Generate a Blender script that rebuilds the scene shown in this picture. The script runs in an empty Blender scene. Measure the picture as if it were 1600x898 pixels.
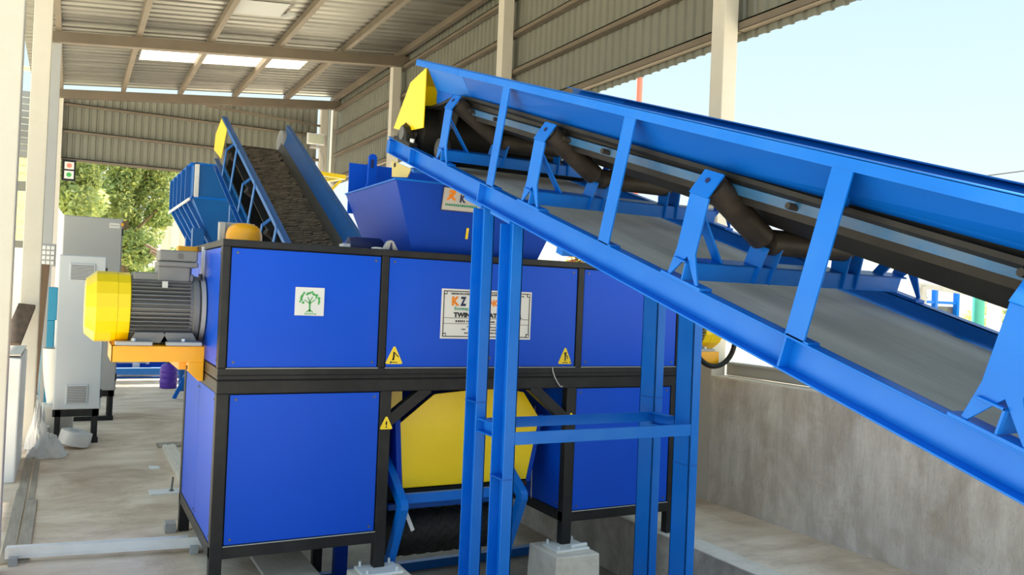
import bpy, bmesh, math, random
from mathutils import Vector, Matrix

random.seed(7)
S = bpy.context.scene
COL = S.collection

# ------------------------------------------------------------------ camera
cam_d = bpy.data.cameras.new('camera')
cam = bpy.data.objects.new('camera', cam_d)
COL.objects.link(cam)
S.camera = cam
yaw, pitch, roll = math.radians(28.199), math.radians(0.687), math.radians(2.355)
fw = Vector((math.sin(yaw) * math.cos(pitch), math.cos(yaw) * math.cos(pitch), math.sin(pitch)))
rt0 = Vector((math.cos(yaw), -math.sin(yaw), 0))
up0 = rt0.cross(fw)
rt = rt0 * math.cos(roll) + up0 * math.sin(roll)
up = -rt0 * math.sin(roll) + up0 * math.cos(roll)
m3 = Matrix((rt, up, -fw)).transposed()
cam.matrix_world = Matrix.Translation((0, 0, 1.58)) @ m3.to_4x4()
cam_d.sensor_width = 36.0
cam_d.lens = 36.0 * 1291.67 / 1600
cam_d.clip_start = 0.05
cam_d.clip_end = 400

# ------------------------------------------------------------------ world, sun, exposure
W = bpy.data.worlds.new('world')
S.world = W
W.use_nodes = True
nt = W.node_tree
nt.nodes.clear()
wo = nt.nodes.new('ShaderNodeOutputWorld')
bg = nt.nodes.new('ShaderNodeBackground')
tc = nt.nodes.new('ShaderNodeTexCoord')
sp = nt.nodes.new('ShaderNodeSeparateXYZ')
cr = nt.nodes.new('ShaderNodeValToRGB')
nt.links.new(tc.outputs['Generated'], sp.inputs[0])
nt.links.new(sp.outputs['Z'], cr.inputs[0])
cr.color_ramp.elements[0].position = 0.0
cr.color_ramp.elements[0].color = (0.98, 1.0, 1.0, 1)
cr.color_ramp.elements[1].position = 1.0
cr.color_ramp.elements[1].color = (0.62, 0.86, 1.0, 1)
e = cr.color_ramp.elements.new(0.17)
e.color = (0.80, 0.96, 1.0, 1)
e = cr.color_ramp.elements.new(0.42)
e.color = (0.60, 0.86, 1.0, 1)
nt.links.new(cr.outputs[0], bg.inputs[0])
bg.inputs[1].default_value = 0.60
nt.links.new(bg.outputs[0], wo.inputs[0])

sun_d = bpy.data.lights.new('sun', 'SUN')
sun_d.energy = 13.0
sun_d.angle = math.radians(3)
sun_d.color = (1.0, 0.92, 0.80)
sun = bpy.data.objects.new('sun', sun_d)
COL.objects.link(sun)
sun.rotation_euler = (math.radians(-32), math.radians(-3), 0)

S.view_settings.view_transform = 'Standard'
S.view_settings.look = 'None'
S.view_settings.gamma = 1
S.view_settings.use_curve_mapping = False
S.view_settings.exposure = 0.84


# ------------------------------------------------------------------ materials
def mat(name, col, rough=0.5, metal=0.0, var=0.06, vscale=4.0, bump=0.0, bscale=60.0, dirt=None, dirt_amt=0.0, dirt_scale=2.0,
        stretch=(1, 1, 1), coat=0.0, transl=0.0, spec=0.5):
    m = bpy.data.materials.new(name)
    m.use_nodes = True
    t = m.node_tree
    b = t.nodes['Principled BSDF']
    b.inputs['Roughness'].default_value = rough
    b.inputs['Metallic'].default_value = metal
    b.inputs['Specular IOR Level'].default_value = spec
    if coat:
        b.inputs['Coat Weight'].default_value = coat
        b.inputs['Coat Roughness'].default_value = 0.12
    c = t.nodes.new('ShaderNodeTexCoord')
    mp = t.nodes.new('ShaderNodeMapping')
    mp.inputs['Scale'].default_value = stretch
    t.links.new(c.outputs['Object'], mp.inputs[0])
    n1 = t.nodes.new('ShaderNodeTexNoise')
    n1.inputs['Scale'].default_value = vscale
    n1.inputs['Detail'].default_value = 6
    t.links.new(mp.outputs[0], n1.inputs['Vector'])
    r1 = t.nodes.new('ShaderNodeValToRGB')
    r1.color_ramp.elements[0].position = 0.3
    r1.color_ramp.elements[1].position = 0.7
    r1.color_ramp.elements[0].color = tuple(max(0, x * (1 - var)) for x in col) + (1,)
    r1.color_ramp.elements[1].color = tuple(min(1, x * (1 + var)) for x in col) + (1,)
    t.links.new(n1.outputs['Fac'], r1.inputs[0])
    out = r1.outputs[0]
    if dirt is not None:
        n2 = t.nodes.new('ShaderNodeTexNoise')
        n2.inputs['Scale'].default_value = dirt_scale
        n2.inputs['Detail'].default_value = 8
        n2.inputs['Roughness'].default_value = 0.65
        t.links.new(mp.outputs[0], n2.inputs['Vector'])
        r2 = t.nodes.new('ShaderNodeValToRGB')
        r2.color_ramp.elements[0].position = 0.45
        r2.color_ramp.elements[1].position = 0.72
        r2.color_ramp.elements[0].color = (0, 0, 0, 1)
        r2.color_ramp.elements[1].color = (dirt_amt,) * 3 + (1,)
        t.links.new(n2.outputs['Fac'], r2.inputs[0])
        mx = t.nodes.new('ShaderNodeMix')
        mx.data_type = 'RGBA'
        t.links.new(r2.outputs[0], mx.inputs[0])
        t.links.new(out, mx.inputs[6])
        mx.inputs[7].default_value = tuple(dirt) + (1,)
        out = mx.outputs[2]
    t.links.new(out, b.inputs['Base Color'])
    if bump:
        n3 = t.nodes.new('ShaderNodeTexNoise')
        n3.inputs['Scale'].default_value = bscale
        n3.inputs['Detail'].default_value = 5
        t.links.new(mp.outputs[0], n3.inputs['Vector'])
        bp = t.nodes.new('ShaderNodeBump')
        bp.inputs['Strength'].default_value = bump
        bp.inputs['Distance'].default_value = 0.01
        t.links.new(n3.outputs['Fac'], bp.inputs['Height'])
        t.links.new(bp.outputs[0], b.inputs['Normal'])
    if transl:
        tr = t.nodes.new('ShaderNodeBsdfTranslucent')
        t.links.new(out, tr.inputs['Color'])
        ms = t.nodes.new('ShaderNodeMixShader')
        ms.inputs[0].default_value = transl
        t.links.new(b.outputs[0], ms.inputs[1])
        t.links.new(tr.outputs[0], ms.inputs[2])
        t.links.new(ms.outputs[0], t.nodes['Material Output'].inputs[0])
    return m


M = {}
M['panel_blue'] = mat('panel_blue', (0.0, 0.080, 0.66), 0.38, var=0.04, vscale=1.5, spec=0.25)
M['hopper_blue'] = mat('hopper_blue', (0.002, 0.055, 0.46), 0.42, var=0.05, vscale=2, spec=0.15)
M['conv_blue'] = mat('conveyor_blue', (0.0003, 0.150, 0.66), 0.36, var=0.06, vscale=5, dirt=(0.06, 0.20, 0.45), dirt_amt=0.2, dirt_scale=5, spec=0.28)
M['dusty_blue'] = mat('dusty_blue', (0.022, 0.11, 0.26), 0.5, var=0.2, vscale=9, dirt=(0.13, 0.14, 0.15), dirt_amt=0.5, dirt_scale=7)
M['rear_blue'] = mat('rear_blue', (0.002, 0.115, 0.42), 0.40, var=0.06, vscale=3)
M['skirt_blue'] = mat('skirt_blue', (0.0005, 0.092, 0.47), 0.40, var=0.05, vscale=2, spec=0.3)
M['black'] = mat('black_paint', (0.011, 0.012, 0.014), 0.42, var=0.15, vscale=6, spec=0.35, dirt=(0.08, 0.078, 0.075), dirt_amt=0.2, dirt_scale=9)
M['gap'] = mat('dark_gap', (0.006, 0.006, 0.008), 0.8)
M['yellow'] = mat('yellow_paint', (0.95, 0.68, 0.0), 0.32, var=0.04, vscale=3, coat=0.2)
M['orange'] = mat('orange_paint', (0.95, 0.42, 0.0), 0.35, var=0.04, coat=0.2)
M['pale_yellow'] = mat('dusty_yellow', (0.75, 0.60, 0.20), 0.5, var=0.08)
M['motor'] = mat('motor_grey', (0.20, 0.20, 0.195), 0.45, metal=0.15, var=0.08, bump=0.05, bscale=150)
M['cab_light'] = mat('cabinet_light_grey', (0.60, 0.64, 0.68), 0.45, var=0.02, bump=0.03, bscale=300)
M['cab_grey'] = mat('cabinet_grey', (0.40, 0.415, 0.43), 0.5, var=0.02, bump=0.03, bscale=300)
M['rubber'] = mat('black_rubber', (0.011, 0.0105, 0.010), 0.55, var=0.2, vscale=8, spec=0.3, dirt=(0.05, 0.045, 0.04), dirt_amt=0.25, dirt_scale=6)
M['roller'] = mat('dusty_roller', (0.030, 0.025, 0.021), 0.5, var=0.25, vscale=10, spec=0.3, dirt=(0.12, 0.10, 0.08), dirt_amt=0.3, dirt_scale=9)
M['rear_rubber'] = mat('dusty_skirt_rubber', (0.11, 0.10, 0.085), 0.5, var=0.1, vscale=5)
M['belt_grey'] = mat('dusty_lit_belt', (0.82, 0.76, 0.69), 0.65, var=0.22, vscale=3, stretch=(3, 0.35, 0.35), dirt=(0.46, 0.41, 0.36), dirt_amt=0.6, dirt_scale=6)  # return run of the one belt: light falling on it painted in, plus dust streaks
M['concrete'] = mat('concrete', (0.58, 0.535, 0.48), 0.85, var=0.14, vscale=2.5, bump=0.35, bscale=25, dirt=(0.22, 0.18, 0.135), dirt_amt=0.55, dirt_scale=3)
M['concrete_wall'] = mat('concrete_wall', (0.70, 0.655, 0.60), 0.85, var=0.12, vscale=3, bump=0.4, bscale=22, stretch=(3, 3, 0.6), dirt=(0.38, 0.32, 0.26), dirt_amt=0.7, dirt_scale=2.2)
M['concrete_pale'] = mat('concrete_pale', (0.88, 0.80, 0.70), 0.85, var=0.08, vscale=6, bump=0.3, bscale=40, dirt=(0.50, 0.42, 0.33), dirt_amt=0.6, dirt_scale=6)
M['floor'] = mat('dusty_floor', (0.80, 0.67, 0.54), 0.8, var=0.18, vscale=1.6, bump=0.35, bscale=9, stretch=(1, 2.2, 1), dirt=(0.46, 0.34, 0.235), dirt_amt=0.8, dirt_scale=1.3)
def concrete_mat(name, c0, c1, stain, scale, streak, bumpy, stain_amt, sscale):
    m = bpy.data.materials.new(name)
    m.use_nodes = True
    t = m.node_tree
    b = t.nodes['Principled BSDF']
    b.inputs['Roughness'].default_value = 0.85
    b.inputs['Specular IOR Level'].default_value = 0.3
    c = t.nodes.new('ShaderNodeTexCoord')
    def noise(sc, st, det=8, rough=0.6, dist=0.0):
        mp = t.nodes.new('ShaderNodeMapping')
        mp.inputs['Scale'].default_value = st
        t.links.new(c.outputs['Object'], mp.inputs[0])
        n = t.nodes.new('ShaderNodeTexNoise')
        n.inputs['Scale'].default_value = sc
        n.inputs['Detail'].default_value = det
        n.inputs['Roughness'].default_value = rough
        n.inputs['Distortion'].default_value = dist
        t.links.new(mp.outputs[0], n.inputs['Vector'])
        return n.outputs['Fac']
    def ramp(f, p0, p1, a, bb):
        r_ = t.nodes.new('ShaderNodeValToRGB')
        r_.color_ramp.elements[0].position = p0
        r_.color_ramp.elements[1].position = p1
        r_.color_ramp.elements[0].color = a
        r_.color_ramp.elements[1].color = bb
        t.links.new(f, r_.inputs[0])
        return r_.outputs[0]
    base = ramp(noise(scale, streak), 0.35, 0.68, c0 + (1,), c1 + (1,))
    mask = ramp(noise(sscale, (1, 1, 1), 9, 0.68, 0.6), 0.47, 0.70, (0, 0, 0, 1), (stain_amt,) * 3 + (1,))
    mx = t.nodes.new('ShaderNodeMix')
    mx.data_type = 'RGBA'
    t.links.new(mask, mx.inputs[0])
    t.links.new(base, mx.inputs[6])
    mx.inputs[7].default_value = stain + (1,)
    speck = ramp(noise(scale * 14, streak, 4), 0.62, 0.72, (0, 0, 0, 1), (0.45, 0.45, 0.45, 1))
    m2 = t.nodes.new('ShaderNodeMix')
    m2.data_type = 'RGBA'
    t.links.new(speck, m2.inputs[0])
    t.links.new(mx.outputs[2], m2.inputs[6])
    m2.inputs[7].default_value = tuple(x * 0.55 for x in c0) + (1,)
    t.links.new(m2.outputs[2], b.inputs['Base Color'])
    bp = t.nodes.new('ShaderNodeBump')
    bp.inputs['Strength'].default_value = bumpy
    bp.inputs['Distance'].default_value = 0.02
    t.links.new(noise(scale * 5, streak, 8, 0.7), bp.inputs['Height'])
    t.links.new(bp.outputs[0], b.inputs['Normal'])
    return m
M['concrete_wall'] = concrete_mat('concrete_wall', (0.60, 0.55, 0.49), (0.86, 0.81, 0.74), (0.48, 0.39, 0.30), 3.2, (2.6, 2.6, 0.7), 0.5, 0.75, 2.4)
M['floor'] = concrete_mat('dusty_floor', (0.72, 0.575, 0.44), (0.95, 0.81, 0.66), (0.44, 0.30, 0.19), 1.5, (1.0, 2.6, 1.0), 0.45, 0.85, 1.1)
M['concrete'] = concrete_mat('concrete', (0.42, 0.38, 0.33), (0.66, 0.61, 0.55), (0.28, 0.225, 0.165), 4.0, (1.4, 1.4, 0.8), 0.5, 0.7, 3.0)
M['pit_floor'] = mat('pit_floor', (0.38, 0.335, 0.285), 0.85, var=0.2, vscale=2, bump=0.3, bscale=20, dirt=(0.17, 0.14, 0.11), dirt_amt=0.6, dirt_scale=3)
M['ground'] = mat('outside_ground', (0.60, 0.54, 0.43), 0.9, var=0.2, vscale=0.4, dirt=(0.30, 0.36, 0.14), dirt_amt=0.6, dirt_scale=0.3)
M['column'] = mat('off_white_paint', (0.64, 0.61, 0.54), 0.5, var=0.05, vscale=2, dirt=(0.45, 0.38, 0.28), dirt_amt=0.25, dirt_scale=4)
M['white'] = mat('white_paint', (0.88, 0.89, 0.91), 0.45, var=0.04, vscale=3, dirt=(0.55, 0.5, 0.42), dirt_amt=0.25, dirt_scale=4)
M['girt'] = mat('primed_steel', (0.155, 0.13, 0.098), 0.6, var=0.12, vscale=3, dirt=(0.20, 0.14, 0.10), dirt_amt=0.5, dirt_scale=4)
M['cladding'] = mat('grey_green_cladding', (0.20, 0.205, 0.172), 0.5, var=0.05, vscale=1, metal=0.1)
M['roof'] = mat('galvanised_roof', (0.27, 0.265, 0.245), 0.34, metal=0.6, var=0.35, vscale=1.2, stretch=(0.35, 4, 1))
M['skylight'] = mat('translucent_sheet', (0.95, 0.93, 0.84), 0.5, var=0.03, transl=0.8)
M['steel'] = mat('galvanised_steel', (0.80, 0.82, 0.84), 0.38, metal=0.2, var=0.08, vscale=8)
M['dark_steel'] = mat('dark_steel', (0.16, 0.15, 0.14), 0.45, metal=0.5, var=0.2, vscale=8)
M['grey_part'] = mat('grey_casting', (0.42, 0.42, 0.41), 0.5, var=0.08)
M['plate_white'] = mat('nameplate_white', (0.78, 0.78, 0.76), 0.4, var=0.02)
M['plate_grey'] = mat('plate_brushed', (0.50, 0.50, 0.48), 0.4, metal=0.3, var=0.05)
M['ink'] = mat('ink_black', (0.012, 0.012, 0.015), 0.5)
M['ink_navy'] = mat('ink_navy', (0.012, 0.02, 0.09), 0.5)
M['ink_orange'] = mat('ink_orange', (0.90, 0.26, 0.01), 0.5)
M['ink_green'] = mat('ink_green', (0.02, 0.30, 0.16), 0.5)
M['leaf_green_print'] = mat('print_leaf_green', (0.06, 0.42, 0.10), 0.5)
M['wood'] = mat('brown_wood', (0.15, 0.095, 0.06), 0.7, var=0.25, vscale=3, stretch=(6, 6, 0.6))
M['plank'] = mat('grey_plank', (0.42, 0.36, 0.29), 0.8, var=0.18, vscale=5, stretch=(6, 0.7, 1), dirt=(0.26, 0.2, 0.15), dirt_amt=0.5, dirt_scale=4)
M['film'] = mat('white_film', (0.82, 0.82, 0.82), 0.25, var=0.06, transl=0.3)
M['ceramic'] = mat('white_plastic', (0.70, 0.70, 0.69), 0.35, var=0.04)
M['purple'] = mat('purple_plastic', (0.11, 0.035, 0.42), 0.35, var=0.06)
M['teal'] = mat('teal_paint', (0.02, 0.24, 0.42), 0.4)
M['green_post'] = mat('green_post_paint', (0.08, 0.45, 0.36), 0.5)
M['red_pole'] = mat('faded_red_paint', (0.85, 0.25, 0.18), 0.5)
M['pink_wall'] = mat('pink_render', (0.80, 0.56, 0.47), 0.8, var=0.06)
M['white_wall'] = mat('white_render', (0.80, 0.80, 0.78), 0.8, var=0.04)
M['cream_panel'] = mat('cream_translucent', (0.80, 0.76, 0.50), 0.5, transl=0.5)
M['bark'] = mat('bark', (0.16, 0.11, 0.07), 0.9, var=0.3, vscale=10)
M['leaf'] = mat('leaf_mid', (0.42, 0.50, 0.21), 0.6, var=0.35, vscale=1.3, transl=0.4)
M['leaf_light'] = mat('leaf_yellow_green', (0.56, 0.60, 0.20), 0.6, var=0.3, vscale=1.0, transl=0.4)
M['leaf_dark'] = mat('leaf_dark', (0.30, 0.41, 0.18), 0.6, var=0.35, vscale=1.3, transl=0.35)
M['leaf_red'] = mat('leaf_red', (0.55, 0.16, 0.10), 0.6, var=0.3, vscale=4, transl=0.3)
M['lamp_glass'] = mat('lamp_glass', (0.62, 0.66, 0.55), 0.25)
M['cable'] = mat('grey_cable', (0.55, 0.55, 0.56), 0.4)
M['wire'] = mat('dark_wire', (0.05, 0.05, 0.06), 0.5)
M['debris'] = mat('shredded_rubber', (0.19, 0.155, 0.115), 0.75, var=0.4, vscale=9)


# ------------------------------------------------------------------ mesh helpers
class MB:
    def __init__(s, T=None):
        s.v = []
        s.f = []
        s.T = T

    def add(s, vs, fs, T=None):
        o = len(s.v)
        for p in vs:
            p = Vector(p)
            if T is not None:
                p = T @ p
            if s.T is not None:
                p = s.T @ p
            s.v.append(p)
        s.f += [tuple(i + o for i in f) for f in fs]
        return s

    def box(s, x0, x1, y0, y1, z0, z1, T=None):
        if x0 > x1: x0, x1 = x1, x0
        if y0 > y1: y0, y1 = y1, y0
        if z0 > z1: z0, z1 = z1, z0
        vs = [(x, y, z) for z in (z0, z1) for y in (y0, y1) for x in (x0, x1)]
        return s.add(vs, [(0, 2, 3, 1), (4, 5, 7, 6), (0, 1, 5, 4), (2, 6, 7, 3), (0, 4, 6, 2), (1, 3, 7, 5)], T)

    def prism(s, poly, axis, lo, hi, T=None):
        """poly of 2-D points extruded along axis 'x','y' or 'z' (the others in order)."""
        n = len(poly)
        def P(a, b, h):
            return (h, a, b) if axis == 'x' else ((a, h, b) if axis == 'y' else (a, b, h))
        vs = [P(a, b, lo) for a, b in poly] + [P(a, b, hi) for a, b in poly]
        fs = [tuple(range(n))[::-1], tuple(range(n, 2 * n))]
        fs += [(i, (i + 1) % n, n + (i + 1) % n, n + i) for i in range(n)]
        return s.add(vs, fs, T)

    def cyl(s, p0, p1, r0, r1=None, n=20, caps=True):
        p0, p1 = Vector(p0), Vector(p1)
        if r1 is None: r1 = r0
        d = (p1 - p0).normalized()
        a = d.orthogonal().normalized()
        b = d.cross(a)
        vs = []
        for p, r in ((p0, r0), (p1, r1)):
            for i in range(n):
                t = 2 * math.pi * i / n
                vs.append(p + a * (r * math.cos(t)) + b * (r * math.sin(t)))
        fs = [(i, (i + 1) % n, n + (i + 1) % n, n + i) for i in range(n)]
        if caps:
            fs += [tuple(range(n))[::-1], tuple(range(n, 2 * n))]
        return s.add(vs, fs)

    def lathe(s, prof, origin, axis, n=28):
        """prof: list of (r, h) along axis from origin."""
        o = Vector(origin)
        d = Vector(axis).normalized()
        a = d.orthogonal().normalized()
        b = d.cross(a)
        vs = []
        for r, h in prof:
            for i in range(n):
                t = 2 * math.pi * i / n
                vs.append(o + d * h + a * (r * math.cos(t)) + b * (r * math.sin(t)))
        fs = []
        for k in range(len(prof) - 1):
            fs += [(k * n + i, k * n + (i + 1) % n, (k + 1) * n + (i + 1) % n, (k + 1) * n + i) for i in range(n)]
        fs += [tuple(range(n))[::-1], tuple(range((len(prof) - 1) * n, len(prof) * n))]
        return s.add(vs, fs)

    def tube(s, pts, r, n=8):
        pts = [Vector(p) for p in pts]
        vs = []
        a = None
        for k, p in enumerate(pts):
            d = (pts[min(k + 1, len(pts) - 1)] - pts[max(k - 1, 0)]).normalized()
            a = d.orthogonal().normalized() if a is None else (a - d * a.dot(d)).normalized()
            b = d.cross(a)
            for i in range(n):
                t = 2 * math.pi * i / n
                vs.append(p + a * (r * math.cos(t)) + b * (r * math.sin(t)))
        fs = []
        for k in range(len(pts) - 1):
            fs += [(k * n + i, k * n + (i + 1) % n, (k + 1) * n + (i + 1) % n, (k + 1) * n + i) for i in range(n)]
        fs += [tuple(range(n))[::-1], tuple(range((len(pts) - 1) * n, len(pts) * n))]
        return s.add(vs, fs)

    def bar(s, p0, p1, w, h, upv=(0, 0, 1)):
        """rectangular bar from p0 to p1, w across, h along upv."""
        p0, p1 = Vector(p0), Vector(p1)
        d = (p1 - p0).normalized()
        u = Vector(upv)
        u = (u - d * u.dot(d)).normalized()
        c = d.cross(u)
        vs = []
        for p in (p0, p1):
            for a, b in ((-1, -1), (1, -1), (1, 1), (-1, 1)):
                vs.append(p + c * (a * w / 2) + u * (b * h / 2))
        return s.add(vs, [(3, 2, 1, 0), (4, 5, 6, 7), (0, 1, 5, 4), (1, 2, 6, 5), (2, 3, 7, 6), (3, 0, 4, 7)])

    def plate(s, quad, th, T=None):
        """thin slab: four (or more) coplanar points given a thickness."""
        q = [Vector(p) for p in quad]
        nrm = (q[1] - q[0]).cross(q[2] - q[0]).normalized() * th
        n = len(q)
        vs = [p for p in q] + [p + nrm for p in q]
        fs = [tuple(range(n))[::-1], tuple(range(n, 2 * n))] + [(i, (i + 1) % n, n + (i + 1) % n, n + i) for i in range(n)]
        return s.add(vs, fs, T)

    def mesh(s, name, m, smooth=False):
        me = bpy.data.meshes.new(name)
        me.from_pydata([tuple(p) for p in s.v], [], s.f)
        bm = bmesh.new()
        bm.from_mesh(me)
        bmesh.ops.recalc_face_normals(bm, faces=bm.faces)
        bm.to_mesh(me)
        bm.free()
        if smooth:
            me.polygons.foreach_set('use_smooth', [True] * len(me.polygons))
        me.materials.append(m)
        return me

    def build(s, name, m, parent=None, bevel=0.0, smooth=False, label=None, kind=None):
        return place(name, s.mesh(name, m, smooth), parent, bevel=bevel, smooth=smooth, label=label, kind=kind)


def place(name, me, parent=None, loc=None, bevel=0.0, smooth=False, label=None, kind=None, rot=None):
    o = bpy.data.objects.new(name, me)
    COL.objects.link(o)
    if parent is not None:
        o.parent = parent
        if parent.type == 'EMPTY':
            o.matrix_parent_inverse = parent.matrix_basis.inverted()
    if loc is not None:
        o.location = loc
    if rot is not None:
        o.rotation_euler = rot
    if bevel:
        b = o.modifiers.new('bevel', 'BEVEL')
        b.width = bevel
        b.segments = 2
        b.limit_method = 'ANGLE'
        b.angle_limit = math.radians(40)
    if smooth:
        ang = math.radians(35)
        me = o.data
        bm = bmesh.new()
        bm.from_mesh(me)
        for ed in bm.edges:
            if len(ed.link_faces) == 2 and ed.calc_face_angle(0) > ang:
                ed.smooth = False
        bm.to_mesh(me)
        bm.free()
    if label: o['label'] = label
    if kind: o['kind'] = kind
    return o


def tag(o, label, cat=None, group=None, kind=None):
    o['label'] = label
    if cat: o['category'] = cat
    if group: o['group'] = group
    if kind: o['kind'] = kind
    return o


def thing(name, label, cat, loc=(0, 0, 0), group=None, kind=None):
    o = bpy.data.objects.new(name, None)
    COL.objects.link(o)
    o.empty_display_size = 0.1
    o.location = loc
    return tag(o, label, cat, group, kind)


def text(name, body, size, loc, m, parent, bold=0.0, wid=None, align='LEFT', rot=(math.pi / 2, 0, 0)):
    c = bpy.data.curves.new(name, 'FONT')
    c.body = body
    c.size = size
    c.align_x = align
    c.extrude = 0.0006
    c.offset = bold
    c.resolution_u = 2
    c.materials.append(m)
    o = bpy.data.objects.new(name, c)
    COL.objects.link(o)
    o.rotation_euler = rot
    o.location = loc
    if wid:
        bpy.context.view_layer.update()
        o.scale = (wid / max(o.dimensions.x, 1e-6), 1, 1)
    bpy.context.view_layer.update()
    me = bpy.data.meshes.new_from_object(o.evaluated_get(bpy.context.evaluated_depsgraph_get()))
    me.name = name
    mw = o.matrix_world.copy()
    bpy.data.objects.remove(o)
    bpy.data.curves.remove(c)
    me.transform(mw)
    q = bpy.data.objects.new(name, me)
    COL.objects.link(q)
    q.parent = parent
    return q


def chan(mb, x0, x1, y0, y1, h0, h1, t=0.006, web='x1'):
    """C channel running along y (local), flanges at h0 and h1, web on the named side."""
    mb.box(x0, x1, y0, y1, h0, h0 + t)
    mb.box(x0, x1, y0, y1, h1 - t, h1)
    if web == 'x1':
        mb.box(x1 - t, x1, y0, y1, h0, h1)
    else:
        mb.box(x0, x0 + t, y0, y1, h0, h1)


def ribbed(length, width, pitch=0.125, depth=0.022, rib=0.042):
    """trapezoidal sheet: ribs run along X (length), profile across Y (width), thickness by solid offset."""
    pts = []
    y = 0.0
    while y < width - 1e-6:
        pts += [(y, 0), (y + pitch - rib - 0.016, 0), (y + pitch - rib, depth), (y + pitch - 0.016, depth)]
        y += pitch
    pts.append((width, 0))
    th = 0.0012
    n = len(pts)
    vs, fs = [], []
    for x in (0, length):
        for z in (0, th):
            vs += [(x, a, b + z) for a, b in pts]
    for i in range(n - 1):
        fs.append((i, i + 1, 2 * n + i + 1, 2 * n + i))
        fs.append((n + i, 3 * n + i, 3 * n + i + 1, n + i + 1))
    mb = MB()
    mb.add(vs, fs)
    return mb


# ================================================================== SETTING
# ---- floor and pit
XW = 4.54            # inner face of right concrete wall
PX0, PX1, PZ = 1.30, 3.58, -0.39
mb = MB()
mb.box(-0.60, 1.0, -3, 17.4, -0.5, 0.0)
fl = mb.build('floor', M['floor'], kind='structure')
tag(fl, 'dusty brown concrete floor of the shed beside the machine', 'floor', kind='structure')
mb = MB(); mb.box(PX0, PX1, 7.3, 17.4, -0.5, 0.0); mb.box(1.0, PX0, 5.9, 17.4, -0.5, 0.0); mb.build('floor_slab', M['floor'], fl)
mb = MB(); mb.box(1.0, PX0, -3, 5.9, -0.5, 0.006); mb.build('pit_edge', M['concrete_pale'], fl, bevel=0.012)
mb = MB(); mb.box(PX0 - .05, PX1 + .05, -3, 7.35, -0.6, PZ); mb.build('pit_base', M['pit_floor'], fl)
mb = MB(); mb.box(3.75, XW + 0.1, -3, 17.4, -0.5, 0.028); mb.build('floor_slab', M['floor'], fl)
mb = MB(); mb.box(PX1, 3.75, -3, 17.4, -0.5, 0.032); mb.build('curb', M['concrete'], fl, bevel=0.012)
mb = MB(); mb.box(PX1 - 0.002, 3.752, -3, 17.4, 0.026, 0.036); mb.build('curb_cap', M['concrete_pale'], fl, bevel=0.004)
mb = MB(); mb.box(PX0, PX1, 7.3, 7.34, -0.5, 0.0); mb.build('pit_end', M['concrete'], fl)

mb = MB(); mb.box(-150, 150, -60, 220, -0.9, -0.45)
g = mb.build('ground', M['ground'], kind='structure')
tag(g, 'sunlit sandy ground outside the shed', 'ground', kind='structure')
mb = MB(); mb.box(-40, -0.60, -3, 60, -0.9, -0.02); mb.box(XW + .1, 40, -3, 60, -0.9, -0.02); mb.box(-0.6, XW + .1, 17.4, 60, -0.9, -0.02)
g2 = mb.build('yard', M['ground'], kind='structure')
tag(g2, 'pale yard ground around the open shed', 'ground', kind='structure')

# ---- right low concrete wall
mb = MB(); mb.box(XW, XW + 0.18, -3, 5.05, 0.0, 1.02)
w = mb.build('wall_lower_right', M['concrete_wall'], bevel=0.01)
tag(w, 'stained grey concrete low wall under the open side', 'wall', kind='structure')
for y0 in (5.2, 9.12, 13.04):
    mb = MB(); mb.box(XW, XW + 0.18, y0, y0 + 3.77, 0.0, 1.02); mb.build('wall_section', M['concrete_wall'], w)
mb = MB(); mb.box(XW + 0.005, XW + 0.175, -3, 5.05, 1.018, 1.026); mb.build('wall_cap', M['concrete_pale'], w)

# ---- columns
COLY = (5.05, 8.97, 12.89, 16.78)
def column(x0, x1, y, h, lab, z0=0.0):
    mb = MB(); mb.box(x0, x1, y, y + 0.15, z0, h)
    o = mb.build('column', M['column'], bevel=0.006)
    return tag(o, lab, 'column', kind='structure')
names = ['first', 'second', 'third', 'corner']
labs = ['white steel column at the end of the low concrete wall, against the sky',
        'white steel column rising behind the yellow conveyor head and its top rail',
        'white steel column behind the yellow hood, under the roof rafter end',
        'grey corner column carrying a floodlight at the back wall']
for y, l in zip(COLY[:3], labs):
    column(XW, XW + 0.145, y, 5.42, l)
column(4.42, 4.56, 16.80, 5.32, labs[3])
column(4.70, 4.80, 16.95, 5.45, 'slim white post in the slit beside the grey corner column')
labs = ['big white column at the picture edge closest to the camera',
        'white column standing behind the white plinth, boards leaning on it',
        'grey column under the left end of the roof rafter',
        'pale column at the left end of the back wall']
for y, l, xx in zip(COLY, labs, (-0.262, -0.235, -0.216, -0.212)):
    o = column(xx - (0.20 if y < 6 else 0.155), xx, y, 4.93, l)
    if y == COLY[2]:
        o.data.materials[0] = M['cab_grey']

# ---- white plinth under left column
mb = MB()
mb.prism([(-0.62, 0), (-0.30, 0), (-0.292, 0.955), (-0.62, 0.985)], 'y', 7.38, 8.40)
o = mb.build('plinth_wall', M['white'], bevel=0.012)
tag(o, 'white painted low wall end block with a dusty top beside the first column', 'wall', kind='structure')
mb = MB(); mb.box(-0.61, -0.30, 7.39, 8.39, 0.975, 0.985); mb.build('wall_cap', M['concrete_pale'], o)

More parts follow.
